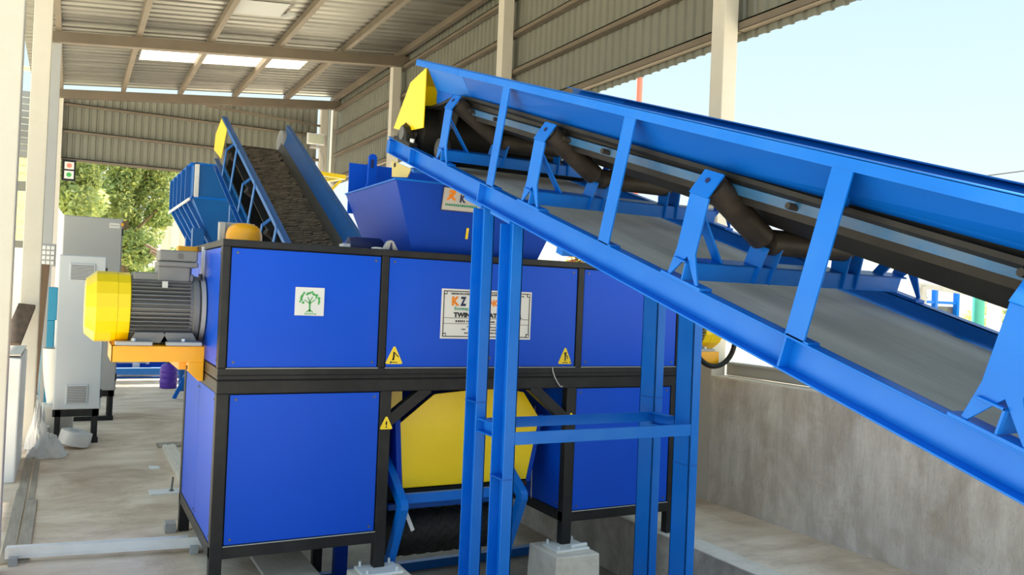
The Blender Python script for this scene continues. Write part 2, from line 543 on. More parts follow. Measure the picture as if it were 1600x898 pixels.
# ---- roof: rafters, purlins, sheets
RZ = lambda x: 5.07 + 0.105 * x
ceil = thing('ceiling', 'sloping galvanised shed roof on brown steel purlins', 'ceiling', (2.2, 10, 5.3), kind='structure')
PURX = (-0.26, 0.74, 1.71, 2.70, 3.70, 4.66)
sl = math.atan(0.105)
for x in PURX:
    mb = MB(); mb.box(x - 0.035, x + 0.035, 3.2, 16.95, RZ(x) - 0.105, RZ(x) - 0.006)
    mb.build('purlin', M['girt'], ceil)
for y in (5.05, 8.97, 12.82, 16.70):
    mb = MB()
    a, b = (-0.42, 4.78)
    top = lambda x: RZ(x) - 0.105
    mb.prism([(a, top(a) - 0.145), (b, top(b) - 0.165), (b, top(b)), (a, top(a))], 'y', y, y + 0.13)
    mb.build('rafter', M['girt'], ceil)
Tr = Matrix.Rotation(-sl, 4, 'Y')
def roof_sheet(x0, x1, y, wdt, m, name='roof_sheet', thin=False):
    mbs = ribbed((x1 - x0) / math.cos(sl), wdt, 0.25 if wdt > 1.0 else 0.2, 0.034, 0.07)
    me = mbs.mesh(name, m)
    return place(name, me, ceil, loc=Vector((x0, y, RZ(x0) + (0.004 if thin else 0))) , rot=(0, -sl, 0))
y = 3.2
while y < 16.5:
    wd = 0.4 if y < 3.5 else (1.0 if y < 15.5 else 1.25)
    if abs(y - 13.6) < 0.01:
        roof_sheet(-0.7, 0.85, y, wd, M['roof'])
        for xa, xb in ((0.85, 1.71), (1.71, 2.70), (2.70, 3.41)):
            roof_sheet(xa, xb, y, wd, M['skylight'], 'skylight_sheet')
        roof_sheet(3.41, 5.0, y, wd, M['roof'])
    else:
        roof_sheet(-0.7, 5.0, y, wd, M['roof'])
    y += 0.4 if wd == 0.4 else 1.0
# flat patch sheet with a small bracket on the underside
mb = MB()
for (xa, xb, ya, yb) in ((1.78, 2.42, 11.0, 11.6),):
    mb.plate([(xa, ya, RZ(xa) - 0.012), (xb, ya, RZ(xb) - 0.012), (xb, yb, RZ(xb) - 0.012), (xa, yb, RZ(xa) - 0.012)], 0.004)
mb.bar((2.44, 11.55, RZ(2.44) - 0.015), (2.52, 11.15, RZ(2.52) - 0.10), 0.03, 0.05)
mb.build('patch_sheet', M['cab_grey'], ceil)

# ---- right wall cladding
wr = thing('wall_right', 'upper right wall of grey ribbed cladding sheets on brown girts', 'wall', (4.75, 9, 3.7), kind='structure')
sh = ribbed(1.88, 1.0).mesh('cladding_sheet', M['cladding'])
CX = 4.775
y = 0.6
while y < 16.9:
    # sheet X -> up, sheet Y -> +y, sheet Z -> +x
    o = place('cladding_sheet', sh, wr)
    o.matrix_parent_inverse = wr.matrix_basis.inverted()
    o.matrix_basis = Matrix(((0, 0, 1, CX), (0, 1, 0, y), (1, 0, 0, 3.755), (0, 0, 0, 1)))
    y += 1.0
for z, hh in ((3.815, 0.075), (4.32, 0.06), (4.79, 0.06), (5.265, 0.06)):
    for k in range(4):
        ya, yb = (1.6, 5.05) if k == 0 else (COLY[k - 1] + 0.02, COLY[k])
        mb = MB()
        mb.box(4.69, 4.775, ya, yb, z + hh - 0.012, z + hh)
        mb.box(4.69, 4.705, ya, yb, z, z + hh)
        mb.box(4.69, 4.76, ya, yb, z - 0.004, z + 0.004)
        mb.build('girt', M['girt'], wr)
mb = MB(); mb.box(4.68, 4.77, 2.6, 16.9, 5.52, 5.60); mb.build('eave_beam', M['girt'], wr)
for yb in (5.2, 9.12):
    mb = MB(); mb.box(4.685, 4.72, yb, yb + 0.06, 3.83, 3.90); mb.build('cleat', M['white'], wr)

# ---- back wall cladding
wb = thing('wall_back', 'back wall of grey ribbed cladding above an open bottom', 'wall', (2.2, 16.95, 3.7), kind='structure')
x = -0.62
k = 0
while x < 4.3:
    hgt = RZ(x) - 0.125 - 3.73
    me = ribbed(hgt, 1.0).mesh('cladding_sheet', M['cladding'])
    o = place('cladding_sheet', me, wb)
    o.matrix_basis = Matrix(((0, 1, 0, x), (0, 0, 1, 16.95), (1, 0, 0, 3.73), (0, 0, 0, 1)))
    x += 1.0
for z in (3.70, 4.205, 4.69):
    mb = MB()
    mb.box(-0.2, 4.5, 16.87, 16.95, z + 0.045, z + 0.057)
    mb.box(-0.2, 4.5, 16.87, 16.885, z, z + 0.057)
    mb.build('girt', M['girt'], wb)
mb = MB(); mb.bar((2.2, 16.86, 5.03), (4.5, 16.86, 4.93), 0.05, 0.04); mb.build('girt', M['girt'], wb)

# ================================================================== SHREDDER
sh_ = thing('shredder', 'large twin shaft shredder in black frame with bright blue panels', 'machine', (2.18, 5.05, 0))
XL, XR, YF, YB = 0.684, 3.675, 4.40, 5.70
ZT, ZP, ZQ, ZS, ZU, ZV, ZB = 1.819, 1.782, 1.159, 1.095, 1.027, 0.249, 0.184
BL = M['black']
def fbox(name, *a, bev=0.004, m=None, lab=None):
    mb = MB(); mb.box(*a)
    return mb.build(name, m or BL, sh_, bevel=bev, label=lab)
for (ya, yb) in ((YF, YF + 0.06), (YB - 0.06, YB)):
    fr = ya == YF
    # upper frame
    fbox('frame_rail', XL, XR, ya, yb, ZP, ZT)
    fbox('frame_rail', XL, XR, ya, yb, ZS + 0.003, ZQ)
    for xa, xb in ((XL, 0.724), (1.535, 1.575), (2.835, 2.877), (3.640, XR)):
        fbox('frame_post', xa, xb, ya + 0.0008, yb - 0.0008, ZQ - 0.001, ZP + 0.001)
    # lower frame
    fbox('frame_rail', XL, XR, ya, yb, ZU, ZS)
    for xa, xb in ((XL, 1.623), (2.784, XR)):
        fbox('frame_rail', xa, xb, ya + 0.0012, yb - 0.0012, ZB, ZV)
    for k, (xa, xb, z0) in enumerate(((XL, 0.747, 0.0), (1.558, 1.623, 0.046), (2.784, 2.852, 0.046), (3.613, 3.675, 0.036))):
        fbox('frame_leg', xa, xb, ya, yb, z0 if fr or k in (0, 3) else PZ, ZU + 0.001)
# thin recess line moulding on the waist
fbox('waist_strip', XL - .001, XR, YF - 0.005, YF, ZS + 0.024, ZS + 0.029, bev=0.001, m=M['gap'])
fbox('waist_strip', XL - .001, XR, YF - 0.003, YF, ZS - 0.001, ZS + 0.003, bev=0.0, m=M['gap'])
# depth rails
for xa, xb in ((XL, XL + 0.06), (XR - 0.06, XR)):
    fbox('side_rail', xa + .0008, xb - .0008, YF + 0.05, YB - 0.05, ZP, ZT - .0008)
    fbox('side_rail', xa + .0008, xb - .0008, YF + 0.05, YB - 0.05, ZS + 0.003, ZQ)
for xa, xb in ((XL, XL + 0.06), (1.563, 1.623), (2.784, 2.844), (XR - 0.06, XR)):
    fbox('side_rail', xa + .0008, xb - .0008, YF + 0.05, YB - 0.05, ZU, ZS - .0008)
    fbox('side_rail', xa + .0008, xb - .0008, YF + 0.05, YB - 0.05, ZB, ZV)
fbox('top_deck', XL + 0.03, XR - 0.03, YF + 0.03, YB - 0.03, ZT - 0.03, ZT - 0.012, bev=0)
# shredding chamber body inside
fbox('chute_back', 1.74, 2.68, 4.97, 4.98, 0.50, 1.03, bev=0, m=M['hopper_blue'])
fbox('chamber_floor', 1.64, 2.77, YF + .20, YB - .07, 1.0, ZS, bev=0, m=M['gap'])
fbox('chamber', XL + 0.06, XR - 0.06, YF + 0.055, YB - 0.06, ZS + 0.005, ZP - 0.01, bev=0, m=M['gap'])

scr = MB(); scr.cyl((0, 0, 0), (0, -0.004, 0), 0.0065, n=8)
scr_me = scr.mesh('screw', M['dark_steel'])
def panel(x0, x1, z0, z1, y=YF + 0.008, lab=None):
    g_ = 0.006
    mb = MB(); mb.box(x0 + g_, x1 - g_, y, y + 0.004, z0 + g_ * .6, z1 - g_)
    p = mb.build('panel', M['panel_blue'], sh_, bevel=0.0015, label=lab)
    mb = MB(); mb.box(x0 - 0.004, x1 + 0.004, y + 0.012, y + 0.016, z0 - 0.004, z1 + 0.004)
    mb.build('backing', M['gap'], sh_)
    mb = MB(); mb.box(x0, x1, YF - 0.0015, YF + 0.004, z0 - 0.0035, z0 + 0.001)
    mb.build('weld_edge', M['grey_part'], sh_)
    for a in (x0 + 0.035, x1 - 0.035):
        for b in (z0 + 0.03, z1 - 0.03):
            place('screw', scr_me, p, loc=(a, y, b))
    return p
p1 = panel(0.724, 1.535, ZQ, ZP)
p2 = panel(1.575, 2.835, ZQ, ZP)
p3 = panel(2.877, 3.640, ZQ, ZP)
p4 = panel(0.747, 1.558, ZV, ZU)
p5 = panel(2.852, 3.613, ZV, ZU)
# left side panels (face -x)
def side_panel(xf, y0, y1, z0, z1, sgn=1, m=None):
    mb = MB(); mb.box(xf, xf + 0.004 * sgn, y0 + 0.004, y1 - 0.004, z0 + 0.004, z1 - 0.004)
    p = mb.build('panel', m or M['panel_blue'], sh_, bevel=0.0012)
    s2 = MB(); s2.cyl((0, 0, 0), (-0.004 * sgn, 0, 0), 0.006, n=8)
    me = s2.mesh('screw', M['dark_steel'])
    for b in (y0 + 0.03, y1 - 0.03):
        for c in (z0 + 0.035, z1 - 0.035):
            place('screw', me, p, loc=(xf, b, c))
    return p
side_panel(XL + 0.006, 4.46, 5.64, ZQ, ZP)
side_panel(XL + 0.006, 4.46, 5.05, ZV, ZU)
side_panel(XL + 0.006, 5.05, 5.64, ZV, ZU)
# inner faces of lower modules
side_panel(2.79, 4.46, 5.05, ZV, ZU, 1)
side_panel(2.79, 5.05, 5.64, ZV, ZU, 1)
side_panel(1.617, 4.46, 5.05, ZV, ZU, -1)
side_panel(1.617, 5.05, 5.64, ZV, ZU, -1)
# lower module interiors (closed boxes)
fbox('module_shell', XL + 0.03, 1.60, YF + 0.03, YB - 0.03, ZV, ZU, bev=0, m=M['gap'])
fbox('module_shell', 2.81, XR - 0.03, YF + 0.03, YB - 0.03, ZV, ZU, bev=0, m=M['gap'])
# corner braces
for P0, P1 in (((1.600, 0.848), (1.848, 1.040)), ((2.800, 0.82), (2.530, 1.040))):
    mb = MB(); mb.bar((P0[0], YF + 0.03, P0[1]), (P1[0], YF + 0.03, P1[1]), 0.058, 0.062, (-1 if P0[0] < 2 else 1, 0, 1))
    mb.build('corner_brace', BL, sh_, bevel=0.003)
# yellow discharge chute under the chamber
mb = MB()
yc = 4.56
mb.prism([(1.742, 0.82), (1.772, 0.437), (2.60, 0.437), (2.68, 0.82), (2.56, 0.985), (2.36, 1.02), (1.95, 0.985)], 'y', yc, yc + 0.006)
mb.build('discharge_chute', M['yellow'], sh_, bevel=0.002)
mb = MB()
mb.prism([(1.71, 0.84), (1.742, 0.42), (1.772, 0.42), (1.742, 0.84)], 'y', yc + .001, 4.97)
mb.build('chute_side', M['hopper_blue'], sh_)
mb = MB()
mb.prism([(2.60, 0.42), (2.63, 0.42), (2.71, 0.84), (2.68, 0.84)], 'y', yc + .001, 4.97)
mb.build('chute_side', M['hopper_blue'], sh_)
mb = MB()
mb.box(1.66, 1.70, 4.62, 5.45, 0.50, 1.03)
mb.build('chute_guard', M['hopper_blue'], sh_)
mb = MB(); mb.box(1.64, 1.80, 4.70, 4.71, 0.82, 1.03); mb.build('chute_rear_plate', M['yellow'], sh_)
mb = MB(); mb.box(1.775, 2.60, yc - .01, yc + .02, 0.395, 0.43); mb.build('chute_lip', M['rubber'], sh_)

# stickers, plates
def warning(cx, cz, wdt, h, pict):
    mb = MB(); mb.prism([(cx - wdt / 2 + .006, cz), (cx + wdt / 2 - .006, cz), (cx + wdt / 2, cz + .006), (cx + .005, cz + h), (cx - .005, cz + h), (cx - wdt / 2, cz + .006)], 'y', YF + 0.0055 if pict < 2 else YF - 0.0022, YF + 0.0075 if pict < 2 else YF - 0.0004)
    s = mb.build('warning_sticker', M['yellow'], sh_)
    yy = (YF + 0.0045) if pict < 2 else (YF - 0.0032)
    b = MB()
    if pict == 0:      # figure by a shaft
        b.bar((cx - .004, yy, cz + .022), (cx - .002, yy, cz + .068), 0.002, 0.008, (1, 0, 0))
        b.bar((cx, yy, cz + .064), (cx + .026, yy, cz + .04), 0.002, 0.005, (0, 0, 1))
        b.bar((cx - .010, yy, cz + .022), (cx + .002, yy, cz + .05), 0.002, 0.006, (1, 0, 0))
    elif pict == 1:
        b.bar((cx, yy, cz + .020), (cx, yy, cz + .066), 0.002, 0.008, (1, 0, 0))
        b.bar((cx, yy, cz + .058), (cx + .018, yy, cz + .046), 0.002, 0.005, (0, 0, 1))
        b.bar((cx + .016, yy, cz + .050), (cx + .018, yy, cz + .032), 0.002, 0.004, (1, 0, 0))
        b.bar((cx - .008, yy, cz + .066), (cx + .008, yy, cz + .070), 0.002, 0.010, (0, 0, 1))
    else:
        b.bar((cx, yy, cz + .022), (cx, yy, cz + .046), 0.002, 0.006, (1, 0, 0))
        b.bar((cx - .004, yy, cz + .013), (cx + .004, yy, cz + .013), 0.002, 0.007, (0, 0, 1))
        b.bar((cx - .006, yy, cz + .032), (cx + .005, yy, cz + .036), 0.002, 0.006, (0, 0, 1))
    b.build('pictogram', M['ink'], s)
    if pict < 2:
        b = MB()
        for q in range(4):
            b.box(cx - .018 + q * .010, cx - .011 + q * .010, yy - .0008, yy + .0004, cz + .007, cz + .012)
        b.build('lettering', M['ink'], s)
warning(1.629, 1.179, 0.100, 0.098, 0)
warning(2.760, 1.177, 0.097, 0.100, 1)
warning(1.597, 0.815, 0.074, 0.070, 2)
warning(2.818, 0.800, 0.066, 0.070, 2)

# nameplate
NY = YF + 0.0035
mb = MB(); mb.box(1.903, 2.500, NY - .002, NY + .004, 1.326, 1.616)
npl = mb.build('nameplate', M['plate_white'], sh_, bevel=0.001, label='white rectangular nameplate with black border lines')
b = MB()
y0, y1 = NY - .0032, NY - .0018
x0, x1, z0, z1 = 1.915, 2.488, 1.337, 1.605
t_ = 0.005
b.box(x0, x1, y0, y1, z0, z0 + t_); b.box(x0, x1, y0, y1, z1 - t_, z1)
b.box(x0, x0 + t_, y0, y1, z0, z1); b.box(x1 - t_, x1, y0, y1, z0, z1)
for cx in (x0, x1 - .022):
    for cz in (z0, z1 - .022):
        b.box(cx, cx + .022, y0 - .0004, y1, cz, cz + .022)
b.build('border', M['ink'], npl)
b = MB()
b.box(x0 + .005, x1 - .005, y0, y1, 1.446, 1.4485); b.box(x0 + .005, x1 - .005, y0, y1, 1.413, 1.4155)
b.build('rule_line', M['ink'], npl)
b = MB()
for cx in (x0 + .011, x1 - .011):
    for cz in (z0 + .011, z1 - .011):
        b.cyl((cx, y0 - .0005, cz), (cx, y0 - .003, cz), 0.007, n=10)
b.build('rivet', M['plate_white'], npl)
ty = NY - .0034
text('lettering', 'K', 0.068, (1.966, ty, 1.522), M['ink_orange'], npl, bold=.004, wid=.050)
text('lettering', 'Z', 0.068, (2.026, ty, 1.522), M['ink_navy'], npl, bold=.004, wid=.038)
text('lettering', 'NC', 0.050, (2.212, ty, 1.524), M['ink_orange'], npl, bold=.003, wid=.066)
text('lettering', 'Ecoway, G', 0.027, (1.984, ty, 1.494), M['ink_green'], npl, bold=.0006, wid=.125)
text('lettering', 'TWIN SH', 0.036, (1.983, ty, 1.4535), M['ink'], npl, bold=.002, wid=.165)
text('lettering', 'HAT SHR', 0.036, (2.185, ty, 1.4535), M['ink'], npl, bold=.002, wid=.165)
text('lettering', 'R', 0.036, (2.408, ty, 1.4535), M['ink'], npl, bold=.002, wid=.026)
b = MB()
random.seed(3)
def scrib(b, xa, xb, z, h, y0=y0, y1=y1):
    xx = xa
    while xx < xb:
        wv = random.uniform(.004, .011)
        b.box(xx, xx + wv, y0, y1, z, z + h * random.uniform(.75, 1))
        xx += wv + random.uniform(.002, .005)
scrib(b, 1.962, 2.10, 1.583, .012); scrib(b, 2.205, 2.27, 1.583, .012); scrib(b, 2.31, 2.44, 1.583, .010)
scrib(b, 1.995, 2.05, 1.423, .013); scrib(b, 2.065, 2.11, 1.423, .013); scrib(b, 2.21, 2.25, 1.423, .012); scrib(b, 2.275, 2.33, 1.423, .012)
for q, (xa, xb, z) in enumerate(((2.07, 2.12, 1.394), (2.035, 2.065, 1.378), (2.08, 2.12, 1.378), (2.055, 2.12, 1.356), (2.20, 2.26, 1.392), (2.28, 2.34, 1.392), (2.20, 2.33, 1.376), (2.21, 2.33, 1.358))):
    scrib(b, xa, xb, z, .008)
b.build('fine_print', M['ink'], npl, kind='stuff')

# tree plate
mb = MB(); mb.box(1.061, 1.217, NY - .002, NY + .004, 1.438, 1.589)
tp = mb.build('tree_plate', M['plate_white'], sh_, bevel=0.001, label='small white square plate with a green tree')
b = MB()
tz = 1.462
b.bar((1.139, ty, tz), (1.139, ty, tz + .055), .0012, .009, (1, 0, 0))
for dx, dz, lv in ((-.030, .060, .04), (.030, .064, .04), (-.012, .075, .05), (.014, .078, .05)):
    b.bar((1.139, ty, tz + lv), (1.139 + dx, ty, tz + dz), .0012, .0045, (0, 0, 1))
for dx in (-.018, 0, .018):
    b.bar((1.139, ty, tz + .008), (1.139 + dx, ty, tz - .006), .0012, .005, (1, 0, 0))
b.build('tree_trunk', M['leaf_green_print'], tp)
b = MB()
for q in range(19):
    a = math.pi * (-0.12 + 1.24 * q / 18.0)
    rr = random.uniform(.035, .052)
    cx, cz = 1.139 + rr * 1.05 * math.cos(a), tz + .058 + rr * .95 * math.sin(a)
    b.cyl((cx, ty + .0004, cz), (cx, ty - .0008, cz), random.uniform(.005, .008), n=7)
b.build('leaf_print', M['leaf_green_print'], tp)
b = MB(); scrib(b, 1.112, 1.168, 1.445, .006, ty - .0004, ty + .0006); b.build('lettering', M['leaf_green_print'], tp)

# latch on the middle panel and small cable
fbox('latch', 2.213, 2.232, YF - .006, YF + .01, 1.205, 1.220, bev=.002, m=M['dark_steel'])
mb = MB()
mb.tube([(2.665, YF - .004, 1.155), (2.668, YF - .008, 1.13), (2.682, YF - .010, 1.095), (2.702, YF - .010, 1.065), (2.722, YF - .010, 1.040), (2.738, YF - .006, 1.036), (2.745, YF, 1.04)], 0.0035, 6)
mb.build('loose_cable', M['cable'], sh_, smooth=True)
# strip of tape on inner panel
mb = MB(); mb.tube([(2.787, 4.80, 0.86), (2.783, 4.81, 0.6), (2.775, 4.79, 0.4), (2.77, 4.775, 0.25)], 0.004, 5); mb.build('hanging_strap', M['cable'], sh_)
# base plates with mortar under the visible legs
for x0, x1 in ((1.47, 1.70), (2.69, 2.93)):
    fbox('base_plate', x0, x1, YF - .10, YF + .075, 0.030, 0.046, bev=.003, m=M['white'])
    for bx in (x0 + .03, x1 - .03):
        mb = MB(); mb.cyl((bx, YF - .07, .046), (bx, YF - .07, .066), .008, n=8); mb.cyl((bx, YF + .062, .046), (bx, YF + .062, .072), .008, n=8)
        mb.build('anchor_bolt', M['steel'], sh_)
mb = MB(); mb.cyl((2.80, YF - .085, 0.058), (2.92, YF - .075, 0.058), 0.012, n=10); mb.build('shim_pipe', M['steel'], sh_)

# motor mount on left side
mb = MB()
mb.box(0.214, 0.680, 4.850, 4.858, 1.152, 1.243)
mb.box(0.214, 0.680, 4.850, 5.26, 1.235, 1.243)
mb.box(0.214, 0.222, 4.850, 5.26, 1.152, 1.243)
mb.box(0.214, 0.680, 5.252, 5.26, 1.152, 1.243)
mt = mb.build('motor_mount', M['orange'], sh_, bevel=0.002)
mb = MB()
mb.prism([(0.600, 1.152), (0.680, 1.152), (0.680, 1.045), (0.640, 1.060), (0.60, 1.10)], 'y', 4.852, 4.860)
mb.prism([(4.86, 1.152), (5.60, 1.152), (5.60, 1.06), (4.86, 1.045)], 'x', 0.655, 0.682)
mb.box(0.560, 0.60, 4.95, 5.6, 1.10, 1.152)
br = mb.build('mount_leg', M['orange'], sh_, bevel=0.002)
for yy in (4.98, 5.14, 5.34):
    mb = MB(); mb.cyl((0.655, yy, 1.075), (0.643, yy, 1.075), .013, n=6); mb.build('bolt', M['dark_steel'], br)

# things on the top deck
mb = MB(); mb.lathe([(0.100, 0), (0.104, 0.03), (0.103, 0.07), (0.092, 0.105), (0.070, 0.125), (0.035, 0.136), (0.004, 0.139)], (0.90, 5.05, ZT - 0.005), (0, 0, 1), 24)
mb.build('dome_cover', M['orange'], sh_, smooth=True)
mb = MB(); mb.box(0.77, 0.80, 5.10, 5.16, ZT - .01, ZT + 0.13); mb.box(0.77, 0.98, 5.16, 5.17, ZT - .01, ZT + 0.14); mb.build('dome_bracket', M['cab_grey'], sh_)
mb = MB(); mb.box(0.575, 0.70, 5.36, 5.46, 1.775, 1.81); mb.build('side_guard', M['orange'], sh_, bevel=0.003)
mb = MB(); mb.box(0.675, 0.70, 5.06, 5.10, 1.62, 1.80); mb.build('side_bracket', M['white'], sh_)
mb = MB()
mb.prism([(1.55, ZT - .012), (1.655, ZT - .012), (1.617, ZT + .052), (1.600, ZT + .058), (1.585, ZT + .05)], 'y', 4.46, 4.50)
mb.build('lifting_lug', M['grey_part'], sh_, bevel=.003)
mb = MB(); mb.prism([(1.592, ZT), (1.612, ZT), (1.606, ZT + .042), (1.600, ZT + .042)], 'y', 4.455, 4.459); mb.build('lug_slot', M['ink_navy'], sh_)
mb = MB(); mb.box(1.50, 1.545, 4.45, 4.50, ZT - .012, ZT + .012); mb.build('lug_pad', M['plate_white'], sh_, bevel=.002)

mb = MB(); mb.lathe([(.03, 0), (.055, .01), (.06, .05), (.06, .20), (.05, .22)], (1.445, 4.80, ZT + .025), (1, 0.0, 0), 18)
mb.build('bearing_cover', M['ink_navy'], sh_, smooth=True)
mb = MB(); mb.prism([(1.43, ZT - .012), (1.66, ZT - .012), (1.64, ZT + .02), (1.56, ZT + .06), (1.50, ZT + .075), (1.47, ZT + .06), (1.44, ZT + .02)], 'y', 4.86, 4.95)
mb.build('bearing_bracket', M['hopper_blue'], sh_, bevel=.004)
mb = MB(); mb.box(1.395, 1.44, 4.70, 4.78, ZT - .012, ZT + .035); mb.build('bearing_foot', M['plate_white'], sh_, bevel=.003)

# right-hand end: mount and hanging cable of the second motor
mb = MB(); mb.box(3.675, 4.24, 4.64, 5.06, 1.15, 1.243); mb.build('motor_mount', M['orange'], sh_, bevel=.003)
mb = MB(); mb.cyl((3.675, 4.85, 1.44), (3.757, 4.85, 1.44), .15, n=24); mb.build('motor_adapter', M['motor'], sh_)
mb = MB()
mb.tube([(4.16 + 0.19 * math.cos(a), 4.60, 1.33 + 0.19 * math.sin(a)) for a in [math.pi * (-0.80 + 1.0 * i / 24) for i in range(25)]], 0.019, 8)
mb.build('hose', M['rubber'], sh_, smooth=True)

# ---- motor
mo = thing('electric_motor', 'big grey finned electric motor with yellow fan cover on orange mount', 'motor', (0.45, 5.05, 1.243))
CYM, CZM = 5.05, 1.440
mb = MB(); mb.lathe([(0.120, 0.080), (0.150, 0.084), (0.190, 0.130), (0.192, 0.135), (0.192, 0.235), (0.190, 0.238), (0.190, 0.298), (0.180, 0.302)], (0, CYM, CZM), (1, 0, 0), 16)
mb.build('fan_cover', M['yellow'], mo, bevel=.002)
mb = MB(); mb.cyl((0.29, CYM, CZM), (0.63, CYM, CZM), 0.158, n=32)
mb.cyl((0.60, CYM, CZM), (0.625, CYM, CZM), 0.176, n=32)
body = mb.build('motor_body', M['motor'], mo, smooth=True)
fin = MB(); fin.box(0.302, 0.608, -0.0026, 0.0026, 0.150, 0.189)
fin_me = fin.mesh('fin', M['motor'])
for i in range(48):
    a = 2 * math.pi * i / 48
    if 0.32 < abs(((a + math.pi) % (2 * math.pi)) - math.pi) or False:
        place('fin', fin_me, body, loc=(0, CYM, CZM), rot=(a, 0, 0))
mb = MB(); mb.lathe([(0.178, 0.620), (0.186, 0.626), (0.186, 0.648), (0.165, 0.660), (0.165, 0.684)], (0, CYM, CZM), (1, 0, 0), 32)
mb.build('end_bell', M['motor'], mo, smooth=True)
mb = MB(); mb.lathe([(0.186, 0.66), (0.186, 0.683)], (0, CYM, CZM), (1, 0, 0), 32); mb.build('flange', M['grey_part'], mo, smooth=True)
mb = MB(); mb.box(0.43, 0.60, CYM - .11, CYM + .09, CZM + .15, CZM + .235); mb.box(0.31, 0.62, CYM - .10, CYM + .08, CZM + .15, CZM + .196); mb.build('box_neck', M['motor'], mo, bevel=.008)
mb = MB(); mb.box(0.430, 0.640, CYM - .12, CYM + .11, CZM + .232, CZM + .262); mb.box(0.436, 0.636, CYM - .115, CYM + .105, CZM + .264, CZM + .325)
tb = mb.build('terminal_box', M['motor'], mo, bevel=.008)
mb = MB()
mb.tube([(.545 + .014 * math.cos(a), CYM - .1165, CZM + .293 + .014 * math.sin(a)) for a in [2 * math.pi * i / 16 for i in range(17)]], .0018, 5)
mb.tube([(.538, CYM - .1165, CZM + .300), (.552, CYM - .1165, CZM + .293), (.538, CYM - .1165, CZM + .286)], .0018, 5)
mb.build('emblem', M['dark_steel'], tb)
mb = MB(); mb.box(0.45, 0.478, CYM - .185, CYM - .16, CZM + .115, CZM + .15); mb.build('rating_tag', M['plate_grey'], mo)
for xx in (0.40, 0.55):
    for ya in (CYM - .165, CYM + .13):
        mb = MB(); mb.prism([(xx - .10, 1.252), (xx + .10, 1.252), (xx + .07, 1.31), (xx - .07, 1.31)], 'y', ya, ya + .035)
        mb.build('foot_web', M['motor'], mo, bevel=.003)
for xx in (0.32, 0.57):
    for sg in (-1, 1):
        mb = MB(); mb.box(xx - .09, xx + .09, CYM + sg * .20 - .045, CYM + sg * .20 + .045 if sg < 0 else CYM + .20, 1.243, 1.262)
        f_ = mb.build('foot', M['grey_part'], mo, bevel=.002)
        mb = MB(); mb.cyl((xx, CYM + sg * .19, 1.262), (xx, CYM + sg * .19, 1.278), .012, n=6); mb.build('bolt', M['steel'], f_)
mb = MB(); mb.cyl((0.655, CYM - .10, CZM + .165), (0.655, CYM - .10, CZM + .20), .011, n=10); mb.build('grease_cap', M['ink'], mo)

def copy_tree(o, parent=None):
    c = o.copy()
    COL.objects.link(c)
    if parent is not None:
        c.parent = parent
        c.matrix_parent_inverse = o.matrix_parent_inverse.copy()
    for ch_ in list(o.children):
        copy_tree(ch_, c)
    return c
mo2 = copy_tree(mo)
mo2.location = (4.44 - 0.45, 4.85, 1.243)
mo2.rotation_euler = (0, 0, math.pi)
mo2['label'] = 'second grey motor with yellow fan cover half hidden behind the conveyor legs'
mo['group'] = mo2['group'] = 'drive motors of the shredder'

# ---- feed hopper
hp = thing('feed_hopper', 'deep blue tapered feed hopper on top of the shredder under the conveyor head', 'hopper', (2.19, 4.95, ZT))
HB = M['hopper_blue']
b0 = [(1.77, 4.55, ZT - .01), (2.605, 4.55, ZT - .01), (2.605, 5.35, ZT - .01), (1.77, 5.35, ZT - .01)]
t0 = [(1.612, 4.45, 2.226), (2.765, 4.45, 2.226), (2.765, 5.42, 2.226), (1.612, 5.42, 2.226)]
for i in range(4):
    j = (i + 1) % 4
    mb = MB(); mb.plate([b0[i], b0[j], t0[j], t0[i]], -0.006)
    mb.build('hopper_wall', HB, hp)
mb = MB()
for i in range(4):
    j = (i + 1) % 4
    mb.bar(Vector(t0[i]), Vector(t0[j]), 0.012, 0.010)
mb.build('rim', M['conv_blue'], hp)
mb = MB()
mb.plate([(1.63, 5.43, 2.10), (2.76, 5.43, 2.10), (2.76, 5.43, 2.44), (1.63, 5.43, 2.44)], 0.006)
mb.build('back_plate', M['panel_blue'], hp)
mb = MB()
mb.prism([(5.27, 2.23), (5.33, 2.23), (5.33, 2.46), (5.325, 2.48), (5.31, 2.488), (5.29, 2.488), (5.275, 2.48), (5.27, 2.46)], 'x', 1.70, 1.71)
lg = None
mb = MB()
mb.prism([(1.70, 2.26), (1.775, 2.26), (1.775, 2.475), (1.765, 2.49), (1.745, 2.495), (1.728, 2.49), (1.718, 2.475), (1.714, 2.30)], 'y', 5.28, 5.30)
mb.build('lifting_lug', M['panel_blue'], hp, bevel=.003)
mb = MB(); mb.box(1.732, 1.750, 5.276, 5.279, 2.40, 2.455); mb.build('lug_slot', M['ink_navy'], hp)
# plate on hopper front (front wall leans outward)
def hf(x, z):
    t = (z - (ZT - .01)) / (2.226 - ZT + .01)
    return Vector((x, 4.55 - 0.10 * t - 0.0025, z))
def hquad(xa, xb, za, zb, th):
    mb = MB(); mb.plate([hf(xa, za), hf(xb, za), hf(xb, zb), hf(xa, zb)], th); return mb
hpl = hquad(1.905, 2.30, 2.075, 2.212, .003).build('maker_plate', M['plate_grey'], hp, label='small grey plate with a dark frame and orange emblem')
fr_ = MB()
for (xa, xb, za, zb) in ((1.905, 2.30, 2.075, 2.080), (1.905, 2.30, 2.207, 2.212), (1.905, 1.910, 2.075, 2.212)):
    fr_.plate([hf(xa, za) + Vector((0, -.0006, 0)), hf(xb, za) + Vector((0, -.0006, 0)), hf(xb, zb) + Vector((0, -.0006, 0)), hf(xa, zb) + Vector((0, -.0006, 0))], .0042)
fr_.build('plate_frame', M['ink_navy'], hpl)
hy = math.atan2(0.10, 2.226 - ZT + .01)
